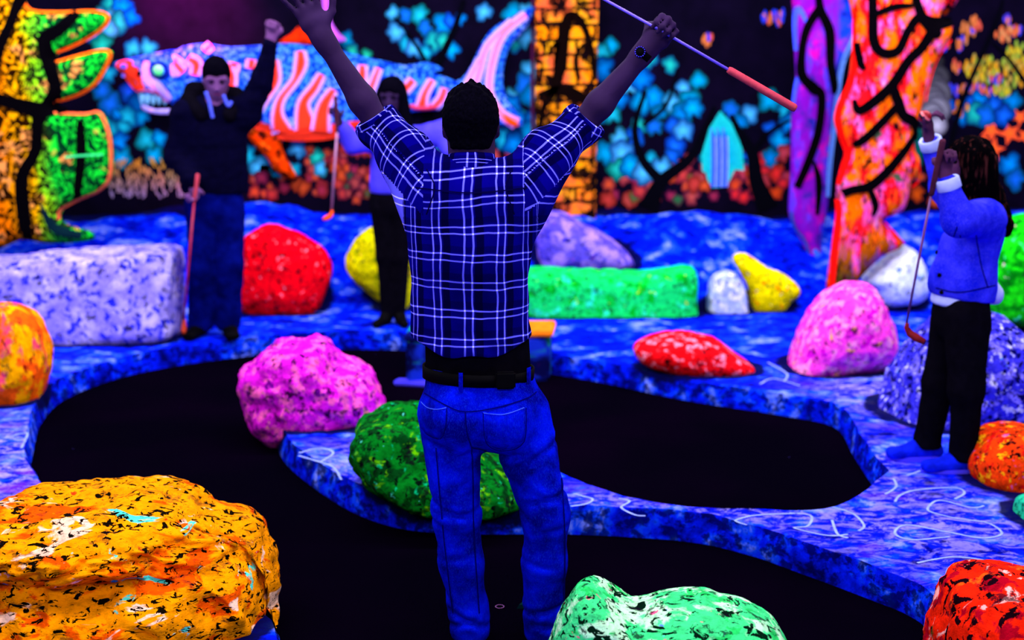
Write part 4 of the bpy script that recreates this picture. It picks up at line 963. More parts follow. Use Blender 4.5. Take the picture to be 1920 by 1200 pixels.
def rot(v, ax, a):
    return np.array(Matrix.Rotation(a, 3, Vector(ax)) @ Vector(v))
def hand(wrist, d, n, s, curl, thumb=.6, sc=1.0, k=.006, spread=.12, fist=False):
    """wrist position, d towards the fingers, n out of the back of the hand, s towards the thumb"""
    w = np.array(wrist, float); d = nrm(d); s = nrm(np.array(s) - d * np.dot(s, d)); n = nrm(np.cross(s, d)) * (1 if np.dot(np.cross(s, d), n) > 0 else -1)
    pr = [rc(w - d * .02, w + d * .045 * sc, .022 * sc, .024 * sc, .02, s=s, rs=.028 * sc, rs2=.037 * sc), rc(w + d * .04 * sc, w + d * .085 * sc, .016 * sc, .014 * sc, .015, s=s, rs=.040 * sc, rs2=.041 * sc)]
    L = [(.044, .027, .022), (.048, .031, .023), (.044, .029, .022), (.034, .021, .019)]; ox = [.031, .0105, -.0105, -.030]
    for i in range(4):
        kn = w + d * (.088 - abs(i - 1.2) * .004) * sc + s * ox[i] * sc
        dd = rot(d, np.cross(d, s), (1 if True else 0) * 0); sp_ = (1.3 - i) * spread
        dd = nrm(d + s * math.tan(sp_)); ax = nrm(np.cross(n, dd)); p = kn; ang = 0
        cs = curl if not isinstance(curl[0], (list, tuple)) else curl[i]
        r = [.0098, .009, .0082, .0074]
        if i == 3: r = [x * .86 for x in r]
        for j in range(3):
            dd = rot(dd, ax, -cs[j])
            # bend towards the palm, away from n
            q = p + dd * L[i][j] * sc
            pr.append(rc(p, q, r[j] * sc, r[j + 1] * sc, k)); p = q
    b = w + d * .022 * sc + s * .026 * sc
    if fist:
        p1 = b + (s * .45 + d * .8 - n * .55) * .038 * sc; p2 = p1 + (d * .35 - s * .35 - n * .6) * .034 * sc; p3 = p2 + (-s * .9 + d * .1 - n * .1) * .028 * sc
    else:
        p1 = b + nrm(s * .8 + d * .6 - n * .15) * .042 * sc; p2 = p1 + nrm(s * .55 + d * .85) * .034 * sc; p3 = p2 + nrm(s * .35 + d * .95) * .028 * sc
    pr += [rc(b - s * .01, p1, .015 * sc, .0115 * sc, .014), rc(p1, p2, .0112 * sc, .010 * sc, k), rc(p2, p3, .010 * sc, .0082 * sc, k)]
    return pr
def A(v): return np.array(v, float)
def head_prims(c, yaw, pitch, roll=0, sc=1.0, ears=True):
    """c head centre, faces -Y at yaw 0; returns prims, 3x3 axes (right, forward, up) and a local->world function"""
    Rm = np.array(Matrix.Rotation(yaw, 3, 'Z') @ Matrix.Rotation(pitch, 3, 'X') @ Matrix.Rotation(roll, 3, 'Y'))
    Lw = lambda x, y, z: A(c) + Rm @ (np.array([x, y, z]) * sc)
    E = lambda x, y, z, rx, ry, rz, k=.02, sub=False: el(Lw(x, y, z), np.array([rx, ry, rz]) * sc, k * sc, Rm.T, sub)
    pr = [E(0, .012, .028, .076, .095, .088, .03), E(0, -.028, -.03, .062, .068, .075, .05), E(0, -.052, -.085, .034, .034, .026, .04),
          rc(Lw(-.045, -.0, -.062), Lw(0, -.058, -.092), .02 * sc, .02 * sc, .03), rc(Lw(.045, -.0, -.062), Lw(0, -.058, -.092), .02 * sc, .02 * sc, .03),
          rc(Lw(0, -.092, .008), Lw(0, -.112, -.028), .009 * sc, .013 * sc, .018), E(-.013, -.100, -.033, .009, .009, .008, .01), E(.013, -.100, -.033, .009, .009, .008, .01),
          E(0, -.090, -.056, .024, .013, .0065, .01), E(0, -.088, -.067, .020, .013, .007, .008), rc(Lw(-.05, -.075, .024), Lw(.05, -.075, .024), .013 * sc, .013 * sc, .02),
          E(-.031, -.094, .005, .016, .014, .010, .014, True), E(.031, -.094, .005, .016, .014, .010, .014, True)]
    if ears:
        for s in (-1, 1):
            pr += [E(s * .080, .008, -.005, .010, .019, .032, .008), E(s * .086, .004, -.003, .006, .010, .018, .006, True), E(s * .078, .002, -.034, .008, .010, .011, .008)]
    return pr, Rm, Lw
def person_root(name_label, loc):
    e = empty('person', loc, name_label, 'person'); return e
def cut_post(pl, noise=None):
    """clip by half spaces: (point, outward normal)"""
    pl = [(A(p), nrm(n)) for p, n in pl]
    def f(P_, d):
        if noise is not None: d = noise(P_, d)
        for p, n in pl: d = np.maximum(d, (P_ - p) @ n)
        return d
    return f
def cloth_noise(amp=.006, sc=(7, 7, 12), seed=0, fine=.3):
    sc = np.array(sc)
    def f(P_, d):
        m = np.abs(d) < .06
        if m.any():
            n1 = fbm(P_[m] * sc, 2, seed); n2 = np.abs(fbm(P_[m] * sc * 1.7 + 5, 2, seed + 3))
            d = d.copy(); d[m] += amp * n1 - amp * 1.2 * (.35 - n2)
        return d
    return f
def strap(name, Vb, bvh, path, width, mat, parent, off=.003, th=.003, closed=False, n=6, axis=(0, 0, 1), steps=None):
    """band laid on a surface. path: world points; band direction from local tangent x normal"""
    pts = [A(p) for p in smooth_path(path, n, closed)]; L = len(pts); rows = []
    for i in range(L):
        t = nrm(pts[(i + 1) % L if closed else min(i + 1, L - 1)] - pts[(i - 1) % L if closed else max(i - 1, 0)])
        h = bvh.find_nearest(Vector(pts[i])); p = A(h[0]); nn = A(h[1]); b = nrm(np.cross(t, nn)); r = []
        for s in (-.5, -.17, .17, .5):
            q = bvh.find_nearest(Vector(p + b * width * s)); nq = A(q[1]); r.append((A(q[0]) + nq * off, nq))
        rows.append(r)
    vs = []; fs = []
    for r in rows:
        vs += [r[0][0] - r[0][1] * (off + .002)] + [q[0] + q[1] * th for q in r] + [r[3][0] - r[3][1] * (off + .002)]
    for i in range(L if closed else L - 1):
        j = (i + 1) % L
        for k in range(5): fs.append((6 * i + k, 6 * i + k + 1, 6 * j + k + 1, 6 * j + k))
    if not closed: fs += [(0, 5, 4, 3, 2, 1), tuple(6 * (L - 1) + k for k in range(6))]
    o = mesh_obj(name, vs, fs, mat, parent)
    bm = bmesh.new(); bm.from_mesh(o.data); bmesh.ops.recalc_face_normals(bm, faces=bm.faces); bm.to_mesh(o.data); bm.free()
    return o
def cast(px, py, bvh, Y=3.9, strict=False):
    h = bvh.ray_cast(CAM, ray(px, py).normalized())
    if h[0] is None and strict: return None
    return (A(h[0]), A(h[1])) if h[0] is not None else (A(P(px, py, Y)), A((0, -1, 0)))
def seam(MBo, bvh, path, wpx, off=.0025, n=8):
    pp = smooth_path(path, n); L = len(pp); vs = []
    for i, q in enumerate(pp):
        ax, ay = np.array(pp[min(i + 1, L - 1)]) - np.array(pp[max(i - 1, 0)]); l = math.hypot(ax, ay) + 1e-9
        pr = [cast(q[0] - ay / l * wpx * .5 * s, q[1] + ax / l * wpx * .5 * s, bvh, strict=True) for s in (-1, 1)]
        if None in pr: continue
        if vs and np.linalg.norm(pr[0][0] - vs[-2]) > .08: continue
        vs += [p + nn * off for p, nn in pr]
    L = len(vs) // 2
    MBo.add(vs, [(2 * i, 2 * i + 1, 2 * i + 3, 2 * i + 2) for i in range(L - 1)])
def patch(name, poly, bvh, mat, parent, off=.003, sp=8):
    V, Fc = fill_poly(poly, sp); nb = len(V); top = []; bot = []
    for x, y in V:
        p, nn = cast(x, y, bvh); top.append(p + nn * off); bot.append(p - nn * .003)
    f2 = []
    for f in Fc:
        a, b, c = [V[i] for i in f[:3]]; cr = (b[0] - a[0]) * (c[1] - a[1]) - (b[1] - a[1]) * (c[0] - a[0])
        ff = tuple(f) if cr < 0 else tuple(f[::-1]); f2.append(ff); f2.append(tuple(i + nb for i in ff[::-1]))
    cnt = {(f[i], f[(i + 1) % len(f)]) for f in f2 if max(f) < nb for i in range(len(f))}
    for a, b in cnt:
        if (b, a) not in cnt: f2.append((b, a, a + nb, b + nb))
    return mesh_obj(name, top + bot, f2, mat, parent)
def bvh_of(V, Fq): return BVHTree.FromPolygons([tuple(v) for v in V], [tuple(int(i) for i in f) for f in Fq])
def putter(loc, label, shaft, grip, head, m_shaft, m_grip, m_head, r=.0055, headdir=(1, 0, 0), head_len=.10):
    e = empty('golf_putter', loc, label, 'golf club')
    v, f = tube_data(shaft, r, 12); mesh_obj('shaft', v, f, m_shaft, e)
    g0, g1 = A(grip[0]), A(grip[1]); v, f = tube_data([g0, g0 + (g1 - g0) * .03, g0 + (g1 - g0) * .5, g0 + (g1 - g0) * .97, g1], [.009, .0115, .0122, .0128, .010], 14); mesh_obj('grip', v, f, m_grip, e)
    if head is not None:
        h = A(head); d = nrm(headdir); u = nrm(A(shaft[0]) - A(shaft[-1])); u = u if np.dot(u, A(g0) - h) > 0 else -u
        v, f = tube_data([h + u * .03, h + u * .01, h + d * .02 - u * .006, h + d * head_len * .6 - u * .008, h + d * head_len - u * .004], [.008, .011, .016, .017, .012], 12); mesh_obj('head', v, f, m_head, e)
    return e
# ------------------------------------------------------------------ the cheering player in the plaid shirt (seen from behind)
Y1 = 3.86
def p1(x, y, Y=Y1): return A(P(x, y, Y))
m1 = person_root('person in blue plaid shirt and jeans seen from behind with both arms raised', (-.1, Y1, 0))
X = A((1, 0, 0))
shL, shR = p1(805, 335, 3.86), p1(975, 335, 3.86)
elL, elR = p1(712, 238, 4.02), p1(1088, 238, 4.02)
wrL, wrR = p1(603, 68, 3.98), p1(1213, 92, 3.98)
hipL, hipR = p1(845, 775, 3.88), p1(972, 775, 3.88)
knL, knR = p1(855, 965, 3.84), p1(1022, 962, 3.84)
anL, anR = p1(880, 1178, 3.87), p1(1020, 1180, 3.87)
anL[2] = anR[2] = .085
hc = p1(883, 232, 3.90)
hp, Rm, Lw = head_prims(hc, math.pi, 0.05, 0, 1.0)
skin = list(hp)
nk = p1(885, 308, 3.88)
skin += [rc(Lw(0, .035, -.05), nk, .052, .058, .03), rc(nk, p1(885, 345), .06, .09, .05)]
skin += [rc(p1(885, 370), p1(885, 640), .085, .085, .04, s=X, rs=.14, rs2=.13)]
for s_, e_, w_ in ((shL, elL, wrL), (shR, elR, wrR)):
    skin += [rc(s_, e_, .048, .041, .03), rc(e_, e_ + (w_ - e_) * .3, .041, .043, .02), rc(e_ + (w_ - e_) * .3, w_, .043, .026, .02), rc(w_ - (w_ - e_) * .12, w_, .024, .021, .02, s=X, rs=.030, rs2=.029)]
for h_, k_, a_ in ((hipL, knL, anL), (hipR, knR, anR)):
    skin += [rc(p1(905, 720), h_, .09, .08, .04), rc(h_, k_, .075, .055, .03), rc(k_, a_, .052, .038, .02), rc(a_, a_ + A((0, .02, -.04)), .038, .035, .02), rc(a_ + A((0, -.03, -.045)), a_ + A((0, .16, -.055)), .03, .026, .02, s=X, rs=.036, rs2=.044)]
# open hand above the frame, fist round the shaft
skin += hand(wrL, wrL - elL + A((.02, 0, .02)), (0, -1, 0), (1, 0, .3), [.12, .16, .12], sc=1.06, spread=.17)
fw = p1(1240, 62, 3.96); clubd = nrm(p1(1365, 130, 3.93) - p1(1125, -5, 3.93))
dR = nrm(wrR - elR)
skin += hand(wrR + dR * .0, dR, (.35, -1, 0), A((-.55, 0, .8)), [1.15, 1.5, .9], sc=1.04, fist=True, spread=.02)
body1, Vb1, Fb1 = body_obj('body', skin, .0065, M['skin'], m1, it=2)
# short hair
def hair_post(P_, d):
    L = (P_ - hc) @ Rm
    # hairline: nape low at the back (local +y), high over the face
    lim = -.075 + np.clip((.02 - L[:, 1]) * 1.6, 0, 1) * .11
    d = np.maximum(d, (lim - L[:, 2]))
    m = np.abs(d) < .03
    if m.any():
        q = (P_[m] - hc); up = np.clip((L[m][:, 2] - .05) / .07, 0, 1)
        d = d.copy(); d[m] -= .0035 * fbm(q * 130, 2, 4) + up * .010 * (vnoise(q * np.array([75, 75, 22]), 9) - .1)
    return d
Eh = lambda x, y, z, rx, ry, rz, k=.02, sub=False: el(Lw(x, y, z), (rx, ry, rz), k, Rm.T, sub)
body_obj('hair', [Eh(0, .014, .028, .083, .102, .096), rc(Lw(0, .03, .0), Lw(0, .038, -.055), .075, .062, .03)], .0045, M['hair'], m1, hair_post, it=0)
# shirt
def shirt_prims(g=.0):
    ck = .03
    pr = [rc(p1(883, 385), p1(880, 470), .125, .118, .06, s=X, rs=.182, rs2=.176), rc(p1(880, 470), p1(882, 650, 3.87), .118, .125, .06, s=X, rs=.174, rs2=.188),
          rc(p1(832, 362), p1(935, 362), .090, .090, .06), rc(p1(862, 352), p1(906, 352), .060, .060, .06)]
    for s_, e_ in ((shL, elL), (shR, elR)):
        sg = -1 if s_ is shL else 1
        pr += [rc(s_ + A((0, 0, -.03)), s_ + (e_ - s_) * .45, .092, .076, .05), rc(s_ + (e_ - s_) * .45, e_, .076, .066, .04), rc(e_, e_ + (wrL - elL if sg < 0 else wrR - elR) * .10, .064, .062, .03)]
        pr.append(rc(s_ + A((-sg * .01, 0, -.10)), s_ + (e_ - s_) * .55 + A((0, 0, -.02)), .085, .058, .05))
    return pr
cnS = cloth_noise(.008, (8, 8, 9), 3)
cuffL = elL + (wrL - elL) * .10; cuffR = elR + (wrR - elR) * .10
hemc = p1(885, 655, 3.87)
def shirt_post(P_, d):
    m = np.abs(d) < .06
    if m.any():
        q = P_[m]; d = d.copy()
        zz = q[:, 2]; xx = q[:, 0] + .12
        low = np.clip((1.35 - zz) / .4, 0, 1)
        d[m] += .0035 * fbm(q * 7, 2, 3) + .0055 * low * np.sin(zz * 62 + 5 * vnoise(q * 5, 5) + 14 * np.abs(xx)) * np.clip(.3 + vnoise(q * 4, 8), 0, 1) \
              + .005 * (1 - low) * np.sin(30 * (np.abs(xx) * 1.2 - zz * .8) + 3 * vnoise(q * 4, 6)) * np.clip(np.abs(xx) * 6 - .4, 0, 1)
    # hem drops to a curved tail at the centre
    hz = hemc[2] + .0 + 1.05 * np.clip(np.abs(P_[:, 0] - hemc[0]) - .03, 0, 1) ** 1.75 + .006 * np.sin(P_[:, 0] * 40)
    d = np.maximum(d, hz - P_[:, 2])
    for c_, e_, w_ in ((cuffL, elL, wrL), (cuffR, elR, wrR)):
        sel = np.linalg.norm(P_ - c_, axis=1) < .16
        if sel.any(): d[sel] = np.maximum(d[sel], (P_[sel] - c_) @ nrm(w_ - e_))
    return d
shirt, Vs, Fs = body_obj('shirt', shirt_prims(), .006, M['plaid'], m1, shirt_post, it=2)
def plaid_uv(o, V, Fq):
    axl = [(shL, elL, (0, 0)), (shR, elR, (0, 0))]
    fc = V[Fq].mean(1)
    uvT = np.stack([np.where(V[:, 1] < 3.90, np.arcsin(np.clip((V[:, 0] - hemc[0]) / .20, -1, 1)), np.pi - np.arcsin(np.clip((V[:, 0] - hemc[0]) / .20, -1, 1))) * .185 + .050, V[:, 2] + .012 * vnoise(V * 4, 12)], 1)
    uvs = [uvT]
    for a, b, of in axl:
        d = nrm(b - a); r = V - a; t = r @ d; ref = nrm(np.cross(d, (0, 1, 0))); ref2 = np.cross(d, ref)
        ang = np.arctan2(r @ ref, -(r @ ref2) * (1 if (ref2[1] < 0) else -1)); uvs.append(np.stack([ang * .075 + .02, t + .012 * vnoise(V * 4, 13)], 1))
    reg = np.zeros(len(Fq), int)
    seamL, seamR = shL[0] - .012, shR[0] + .012
    reg[(fc[:, 0] < seamL - .35 * (fc[:, 2] - shL[2]) * 0) & (fc[:, 2] > shL[2] - .10 + (fc[:, 0] - seamL) * -.9)] = 1
    reg[(fc[:, 0] > seamR) & (fc[:, 2] > shR[2] - .10 + (fc[:, 0] - seamR) * .9)] = 2
    UV = np.zeros((len(Fq), 4, 2)); st = np.stack(uvs)
    for k in range(4): UV[:, k] = st[reg, Fq[:, k]]
    # unwrap the angular seam per face
    for cyc in (0,):
        per = np.where(reg == 0, 2 * np.pi * .185, 2 * np.pi * .075)
        for k in range(1, 4):
            df = UV[:, k, 0] - UV[:, 0, 0]; UV[:, k, 0] -= np.round(df / per) * per
    me = o.data; me.uv_layers.new(name='UVMap'); me.uv_layers['UVMap'].data.foreach_set('uv', UV.reshape(-1).astype(np.float32))
plaid_uv(shirt, Vs, Fs)
bS = bvh_of(Vs, Fs)
# collar, rolled cuffs, yoke seam
def ring_surface(name, c, axis, side, rs, rn, prof, mat, parent, n=48, uvp=None, wob=0):
    """closed band swept around axis; prof = list of (radial offset, along)"""
    ax = nrm(axis); s = nrm(A(side) - ax * np.dot(side, ax)); t = np.cross(ax, s); vs = []; fs = []; K_ = len(prof)
    for i in range(n):
        a = 2 * math.pi * i / n
        for ro, al in prof:
            wv = wob * math.sin(a * 3 + al * 60)
            vs.append(A(c) + s * math.cos(a) * (rs + ro + wv) + t * math.sin(a) * (rn + ro + wv) + ax * al)
    for i in range(n):
        j = (i + 1) % n
        for k in range(K_): fs.append((i * K_ + k, j * K_ + k, j * K_ + (k + 1) % K_, i * K_ + (k + 1) % K_))
    o = mesh_obj(name, vs, fs, mat, parent)
    uv = o.data.uv_layers.new(name='UVMap')
    for p in o.data.polygons:
        for li, vi in zip(p.loop_indices, p.vertices):
            i, k = divmod(vi, K_)
            if p.index // K_ == n - 1 and i == 0: i = n
            uv.data[li].uv = (i / n * 2 * math.pi * (rs + rn) / 2 + .01, prof[k][1] * (uvp or 1) + .03)
    bm = bmesh.new(); bm.from_mesh(o.data); bmesh.ops.recalc_face_normals(bm, faces=bm.faces); bm.to_mesh(o.data); bm.free()
    return o
ring_surface('collar', p1(884, 309, 3.865), A((0, .16, 1)), X, .066, .066, [(.004, -.030), (.014, -.034), (.013, -.015), (.009, .010), (.004, .030), (-.002, .033), (-.004, .0)], M['plaid'], shirt, uvp=2.2)
for c_, e_, w_ in ((cuffL, elL, wrL), (cuffR, elR, wrR)):
    ring_surface('rolled_cuff', c_ - nrm(w_ - e_) * .012, w_ - e_, X, .058, .058, [(.002, -.030), (.010, -.028), (.014, -.012), (.013, .006), (.009, .018), (.0, .021), (-.008, .010), (-.008, -.02)], M['plaid'], shirt, wob=.002)
sm = MB()
seam(sm, bS, [(780, 352), (830, 358), (880, 362), (940, 358), (988, 352)], 2.5); seam(sm, bS, [(800, 318), (815, 350), (806, 385), (800, 402)], 2.5, n=5); seam(sm, bS, [(960, 318), (948, 350), (958, 385), (964, 402)], 2.5, n=5)
sm.build('seam', plain('dark shirt seam', srgb(2, 0, 50)), shirt)
# dark undershirt between shirt tail and belt, jeans
under = [rc(p1(893, 600, 3.875), p1(897, 700, 3.88), .108, .112, .03, s=X, rs=.160, rs2=.164)]
body_obj('undershirt', under, .008, M['black_cloth'], m1, cut_post([(p1(895, 712, 3.88), (0, 0, -1)), (p1(895, 560, 3.88), (0, 0, 1))]))
jp = [rc(p1(898, 688, 3.88), p1(905, 770, 3.88), .118, .128, .05, s=X, rs=.162, rs2=.185), el(p1(858, 785, 3.81), (.085, .09, .10), .04), el(p1(955, 785, 3.81), (.085, .09, .10), .04)]
for h_, k_, a_, sg in ((hipL, knL, anL, -1), (hipR, knR, anR, 1)):
    cal = k_ + (a_ - k_) * .45
    jp += [rc(h_ + A((sg * .0, 0, 0)), k_, .100, .069, .022), rc(k_, cal, .069, .066, .03), rc(cal, a_ + A((0, 0, .02)), .066, .060, .03), rc(a_ + A((0, 0, .05)), a_ + A((0, -.005, -.03)), .060, .063, .02)]
wc = p1(897, 700, 3.88)
FOLDS = [(p1(a, b), p1(c, d), w_) for a, b, c, d, w_ in [(985, 930, 1062, 914, .010), (990, 906, 1052, 930, .007), (820, 949, 890, 953, .008), (950, 872, 1048, 822, .009), (935, 850, 985, 838, .008), (798, 818, 838, 826, .007), (980, 1142, 1062, 1128, .009), (846, 1136, 912, 1168, .009), (840, 1168, 890, 1150, .007), (1000, 1160, 1060, 1168, .008), (845, 905, 890, 890, .006), (1000, 985, 1060, 975, .006), (975, 1040, 1040, 1052, .005), (825, 1040, 870, 1030, .005), (860, 845, 886, 838, .010)]]
def jeans_post(P_, d):
    m = np.abs(d) < .06
    if m.any():
        q = P_[m]; d = d.copy(); zz = q[:, 2]
        kn = np.exp(-((zz - .52) / .13) ** 2) + 1.2 * np.exp(-((zz - .12) / .10) ** 2) + .5 * np.exp(-((zz - .80) / .08) ** 2)
        xx = q[:, 0] + .06
        d[m] += .0035 * fbm(q * 6, 2, 13) + .011 * np.clip(kn, 0, 1) * np.exp(-6 * np.sin(zz * 34 + xx * 22 + 4 * vnoise(q * 5, 15)) ** 2) * np.clip(.35 + 1.3 * vnoise(q * 4.5, 18), 0, 1) - .002 + .003 * vnoise(q * np.array([22, 22, 5]), 19)
        for a_, b_, w_ in FOLDS:
            ab = (b_ - a_)[[0, 2]]; r_ = q[:, [0, 2]] - a_[[0, 2]]; t_ = np.clip(r_ @ ab / (ab @ ab), 0, 1); ds = np.linalg.norm(r_ - t_[:, None] * ab, axis=1)
            side = (r_[:, 0] * ab[1] - r_[:, 1] * ab[0]) > 0; wgt = (q[:, 1] < 3.9) * np.sin(np.clip(t_, .08, .92) * np.pi) ** .5
            d[m] += wgt * w_ * (1.1 * np.exp(-(ds / .008) ** 2) - .6 * np.exp(-((ds - .02) / .013) ** 2))
    tz = wc[2] + .012 - .02 * (P_[:, 0] - wc[0]) / .15
    d = np.maximum(d, P_[:, 2] - tz)
    d = np.maximum(d, .028 - P_[:, 2])
    return d
jeans, Vj, Fj = body_obj('jeans', jp, .0065, M['jeans'], m1, jeans_post)
bJ = bvh_of(Vj, Fj)
sm = MB()
seam(sm, bJ, [(793, 735), (840, 762), (872, 772), (930, 765), (985, 748), (1005, 735)], 2.2); seam(sm, bJ, [(872, 772), (875, 810), (884, 838)], 2.4)
seam(sm, bJ, [(818, 840), (832, 1000), (850, 1150)], 2, n=12); seam(sm, bJ, [(1048, 840), (1058, 1000), (1056, 1150)], 2, n=12)
seam(sm, bJ, [(884, 838), (886, 900), (888, 1000), (898, 1150)], 2, n=12); seam(sm, bJ, [(884, 838), (930, 860), (975, 960), (985, 1150)], 2, n=12)
seam(sm, bJ, [(792, 800), (802, 814), (826, 822), (836, 800), (838, 765)], 1.6, n=5); seam(sm, bJ, [(906, 774), (912, 826), (944, 842), (980, 826), (984, 765)], 1.6, .007, n=5)
sm.build('seam', M['stitch'], jeans)
pk1 = patch('back_pocket', [(790, 752), (800, 762), (818, 766), (838, 763), (836, 800), (826, 822), (800, 812), (790, 800)], bJ, M['jeans'], jeans, .004)
pk2 = patch('back_pocket', [(905, 772), (945, 775), (982, 762), (986, 800), (980, 826), (944, 842), (912, 826)], bJ, M['jeans'], jeans, .004)
for pk, pth in ((pk1, [(792, 754), (803, 764), (820, 768), (838, 765)]), (pk2, [(906, 774), (945, 777), (981, 765)])):
    sm = MB(); seam(sm, bJ, pth, 1.5, .0055)
    sm.build('pocket_hem', M['stitch_light'], pk)
# belt with loops and pouch
beltc = p1(897, 700, 3.88) + A((0, 0, .006))
belt = ring_surface('belt', beltc, A((.03, 0, 1)), X, .168, .122, [(.0, -.020), (.006, -.020), (.007, .018), (.0, .018)], M['black_leather'], m1, n=64)
belt_b = BVHTree.FromObject(belt, bpy.context.evaluated_depsgraph_get()) if False else None
def ring_pt(x, z, extra=.010):
    """point on the belt's rear face at world x"""
    u = max(-1, min(1, (x - beltc[0]) / .170)); return A((x, beltc[1] - .124 * math.sqrt(1 - u * u) - extra, z))
for pxx in (864, 992):
    xw = p1(pxx, 700, 3.76)[0]; lp = MB(); zs = [beltc[2] - .036, beltc[2] - .022, beltc[2], beltc[2] + .020, beltc[2] + .026]; ex = [.004, .012, .013, .012, .004]; vs = []
    for z_, e2 in zip(zs, ex):
        for dx, de in ((-.0065, 0), (-.0055, .0025), (.0055, .0025), (.0065, 0)): p = ring_pt(xw + dx, z_, e2 + de); vs.append(p)
    lp.add(vs, [(4 * i + k, 4 * i + k + 1, 4 * i + k + 5, 4 * i + k + 4) for i in range(4) for k in range(3)])
    lp.build('belt_loop', M['jeans'], jeans)
c_ = ring_pt(p1(948, 712, 3.76)[0], p1(948, 712, 3.76)[2], .022)
po = prism('belt_pouch', [(c_[0] - .030, c_[1] - .012), (c_[0] + .030, c_[1] - .006), (c_[0] + .030, c_[1] + .016), (c_[0] - .030, c_[1] + .014)], c_[2] - .026, c_[2] + .026, M['black_leather'], m1, .005)
po['label'] = 'small black pouch on the belt'
# watch
v, f = tube_data([wrR - dR * .028 + A((0, 0, 0)), wrR - dR * .006], [.034, .034], 24); mesh_obj('watch_strap', v, f, M['black_leather'], m1)
wf = wrR - dR * .017 + A((-.012, -.034, .004)); fc = nrm((-.25, -1, .05)); bz = MB()
v, f = tube_data([wf + fc * .0, wf + fc * .007], [.017, .016], 28); wo = mesh_obj('watch_face', v, f, M['black_leather'], m1)
r1 = nrm(np.cross(fc, (0, 0, 1))); r2 = np.cross(fc, r1)
for i in range(14):
    a = 2 * math.pi * i / 14; q = wf + fc * .0085 + (r1 * math.cos(a) + r2 * math.sin(a)) * .0148; v, f = tube_data([q - fc * .002, q + fc * .001], .0021, 8); bz.add(v, f)
bz.build('bezel_mark', M['watch'], wo)
# shoes
for a_ in (anL, anR):
    sh = [rc(a_ + A((0, -.035, -.058)), a_ + A((0, .17, -.060)), .034, .026, .02, s=X, rs=.040, rs2=.050), rc(a_ + A((0, -.01, -.03)), a_ + A((0, .06, -.045)), .042, .035, .03)]
    body_obj('shoe', sh, .009, M['black_leather'], m1, cut_post([((0, 0, .002), (0, 0, -1))]))
# the club held in the fist
ca, cb, cc, ce = p1(1090, -25, 3.955), p1(1240, 58, 3.955), p1(1365, 130, 3.955), p1(1492, 204, 3.955)
hd0 = p1(985, -84, 3.955)
putter(tuple(cb), 'slim violet putter with red grip held up in the fist of the plaid-shirted player', [hd0, ca, cb, cc], (cc, ce), hd0, M['shaft'], M['grip_red'], M['putter_orange'], r=.0045, headdir=(-.6, .2, .7))

# ------------------------------------------------------------------ figure builder for the three others
def limb_pair(*a): return a
def simple_hand(wrist, d, s, curl, fist=False, sc=.95, n=(0, -1, 0)):
    return hand(wrist, d, n, s, curl, sc=sc, fist=fist, spread=.05)
# --- person with raised fist
Y2 = 8.15
def q2(x, y, Y=Y2): return A(P(x, y, Y))
m2 = person_root('person in dark hoodie and blue trousers raising a fist beside the lavender rock', (q2(400, 600)[0], Y2, H))
c2 = q2(406, 146, 8.1); hp2, R2, L2 = head_prims(c2, .22, .42, .0, 1.02)
s2L, s2R = q2(350, 216), q2(458, 214); e2L, e2R = q2(332, 292, 8.15), q2(492, 152, 8.13); w2L, w2R = q2(362, 345, 7.98), q2(508, 72, 8.1)
h2L, h2R = q2(378, 385), q2(428, 385); k2L, k2R = q2(380, 500, 8.1), q2(430, 495, 8.1); a2L, a2R = q2(377, 606), q2(428, 600)
a2L[2] = a2R[2] = H + .085
sk = hp2 + [rc(L2(0, .03, -.05), q2(404, 200), .055, .06, .03), rc(q2(404, 215), q2(404, 350), .09, .09, .04, s=X, rs=.15, rs2=.14)]
for a, b, c in ((s2L, e2L, w2L), (s2R, e2R, w2R)): sk += [rc(a, b, .048, .04), rc(b, c, .038, .027)]
for a, b, c in ((h2L, k2L, a2L), (h2R, k2R, a2R)): sk += [rc(a, b, .075, .05), rc(b, c, .05, .038), rc(c, c + A((0, -.05, -.045)), .03, .026)]
sk += simple_hand(w2R, w2R - e2R, (1, -.2, 0), [1.3, 1.5, .9], True, 1.1) + simple_hand(w2L, A((.15, -.15, -1)), (.6, -.7, 0), [1.2, 1.4, .8], True, 1.05, n=(-1, -.3, 0))
body_obj('body', sk, .009, M['skin_light'], m2)
def cap_hair(Lw_, Rm_, c, parent, mat, post, gr=1.0, h=.008):
    E_ = lambda x, y, z, rx, ry, rz, k=.02, sub=False: el(Lw_(x, y, z), (rx * gr, ry * gr, rz * gr), k, Rm_.T, sub)
    return body_obj('hair', [E_(0, .016, .036, .085, .102, .096), E_(0, .04, -.01, .080, .075, .08, .03)], h, mat, parent, post, it=1)
def hp_(c, Rm_, front=.03, low=-.07, y0=-.02):
    def f(P_, d):
        L = (P_ - c) @ Rm_; lim = np.where(L[:, 1] > y0, low, low + np.clip((y0 - L[:, 1]) * 4, 0, 1) * (front - low + .03))
        m = np.abs(d) < .04; d = d.copy()
        if m.any(): d[m] -= .004 * vnoise(P_[m] * 70, 4)
        return np.maximum(d, lim - L[:, 2])
    return f
cap_hair(L2, R2, c2, m2, M['hair'], hp_(c2, R2, .045, -.05, .0), 1.03)
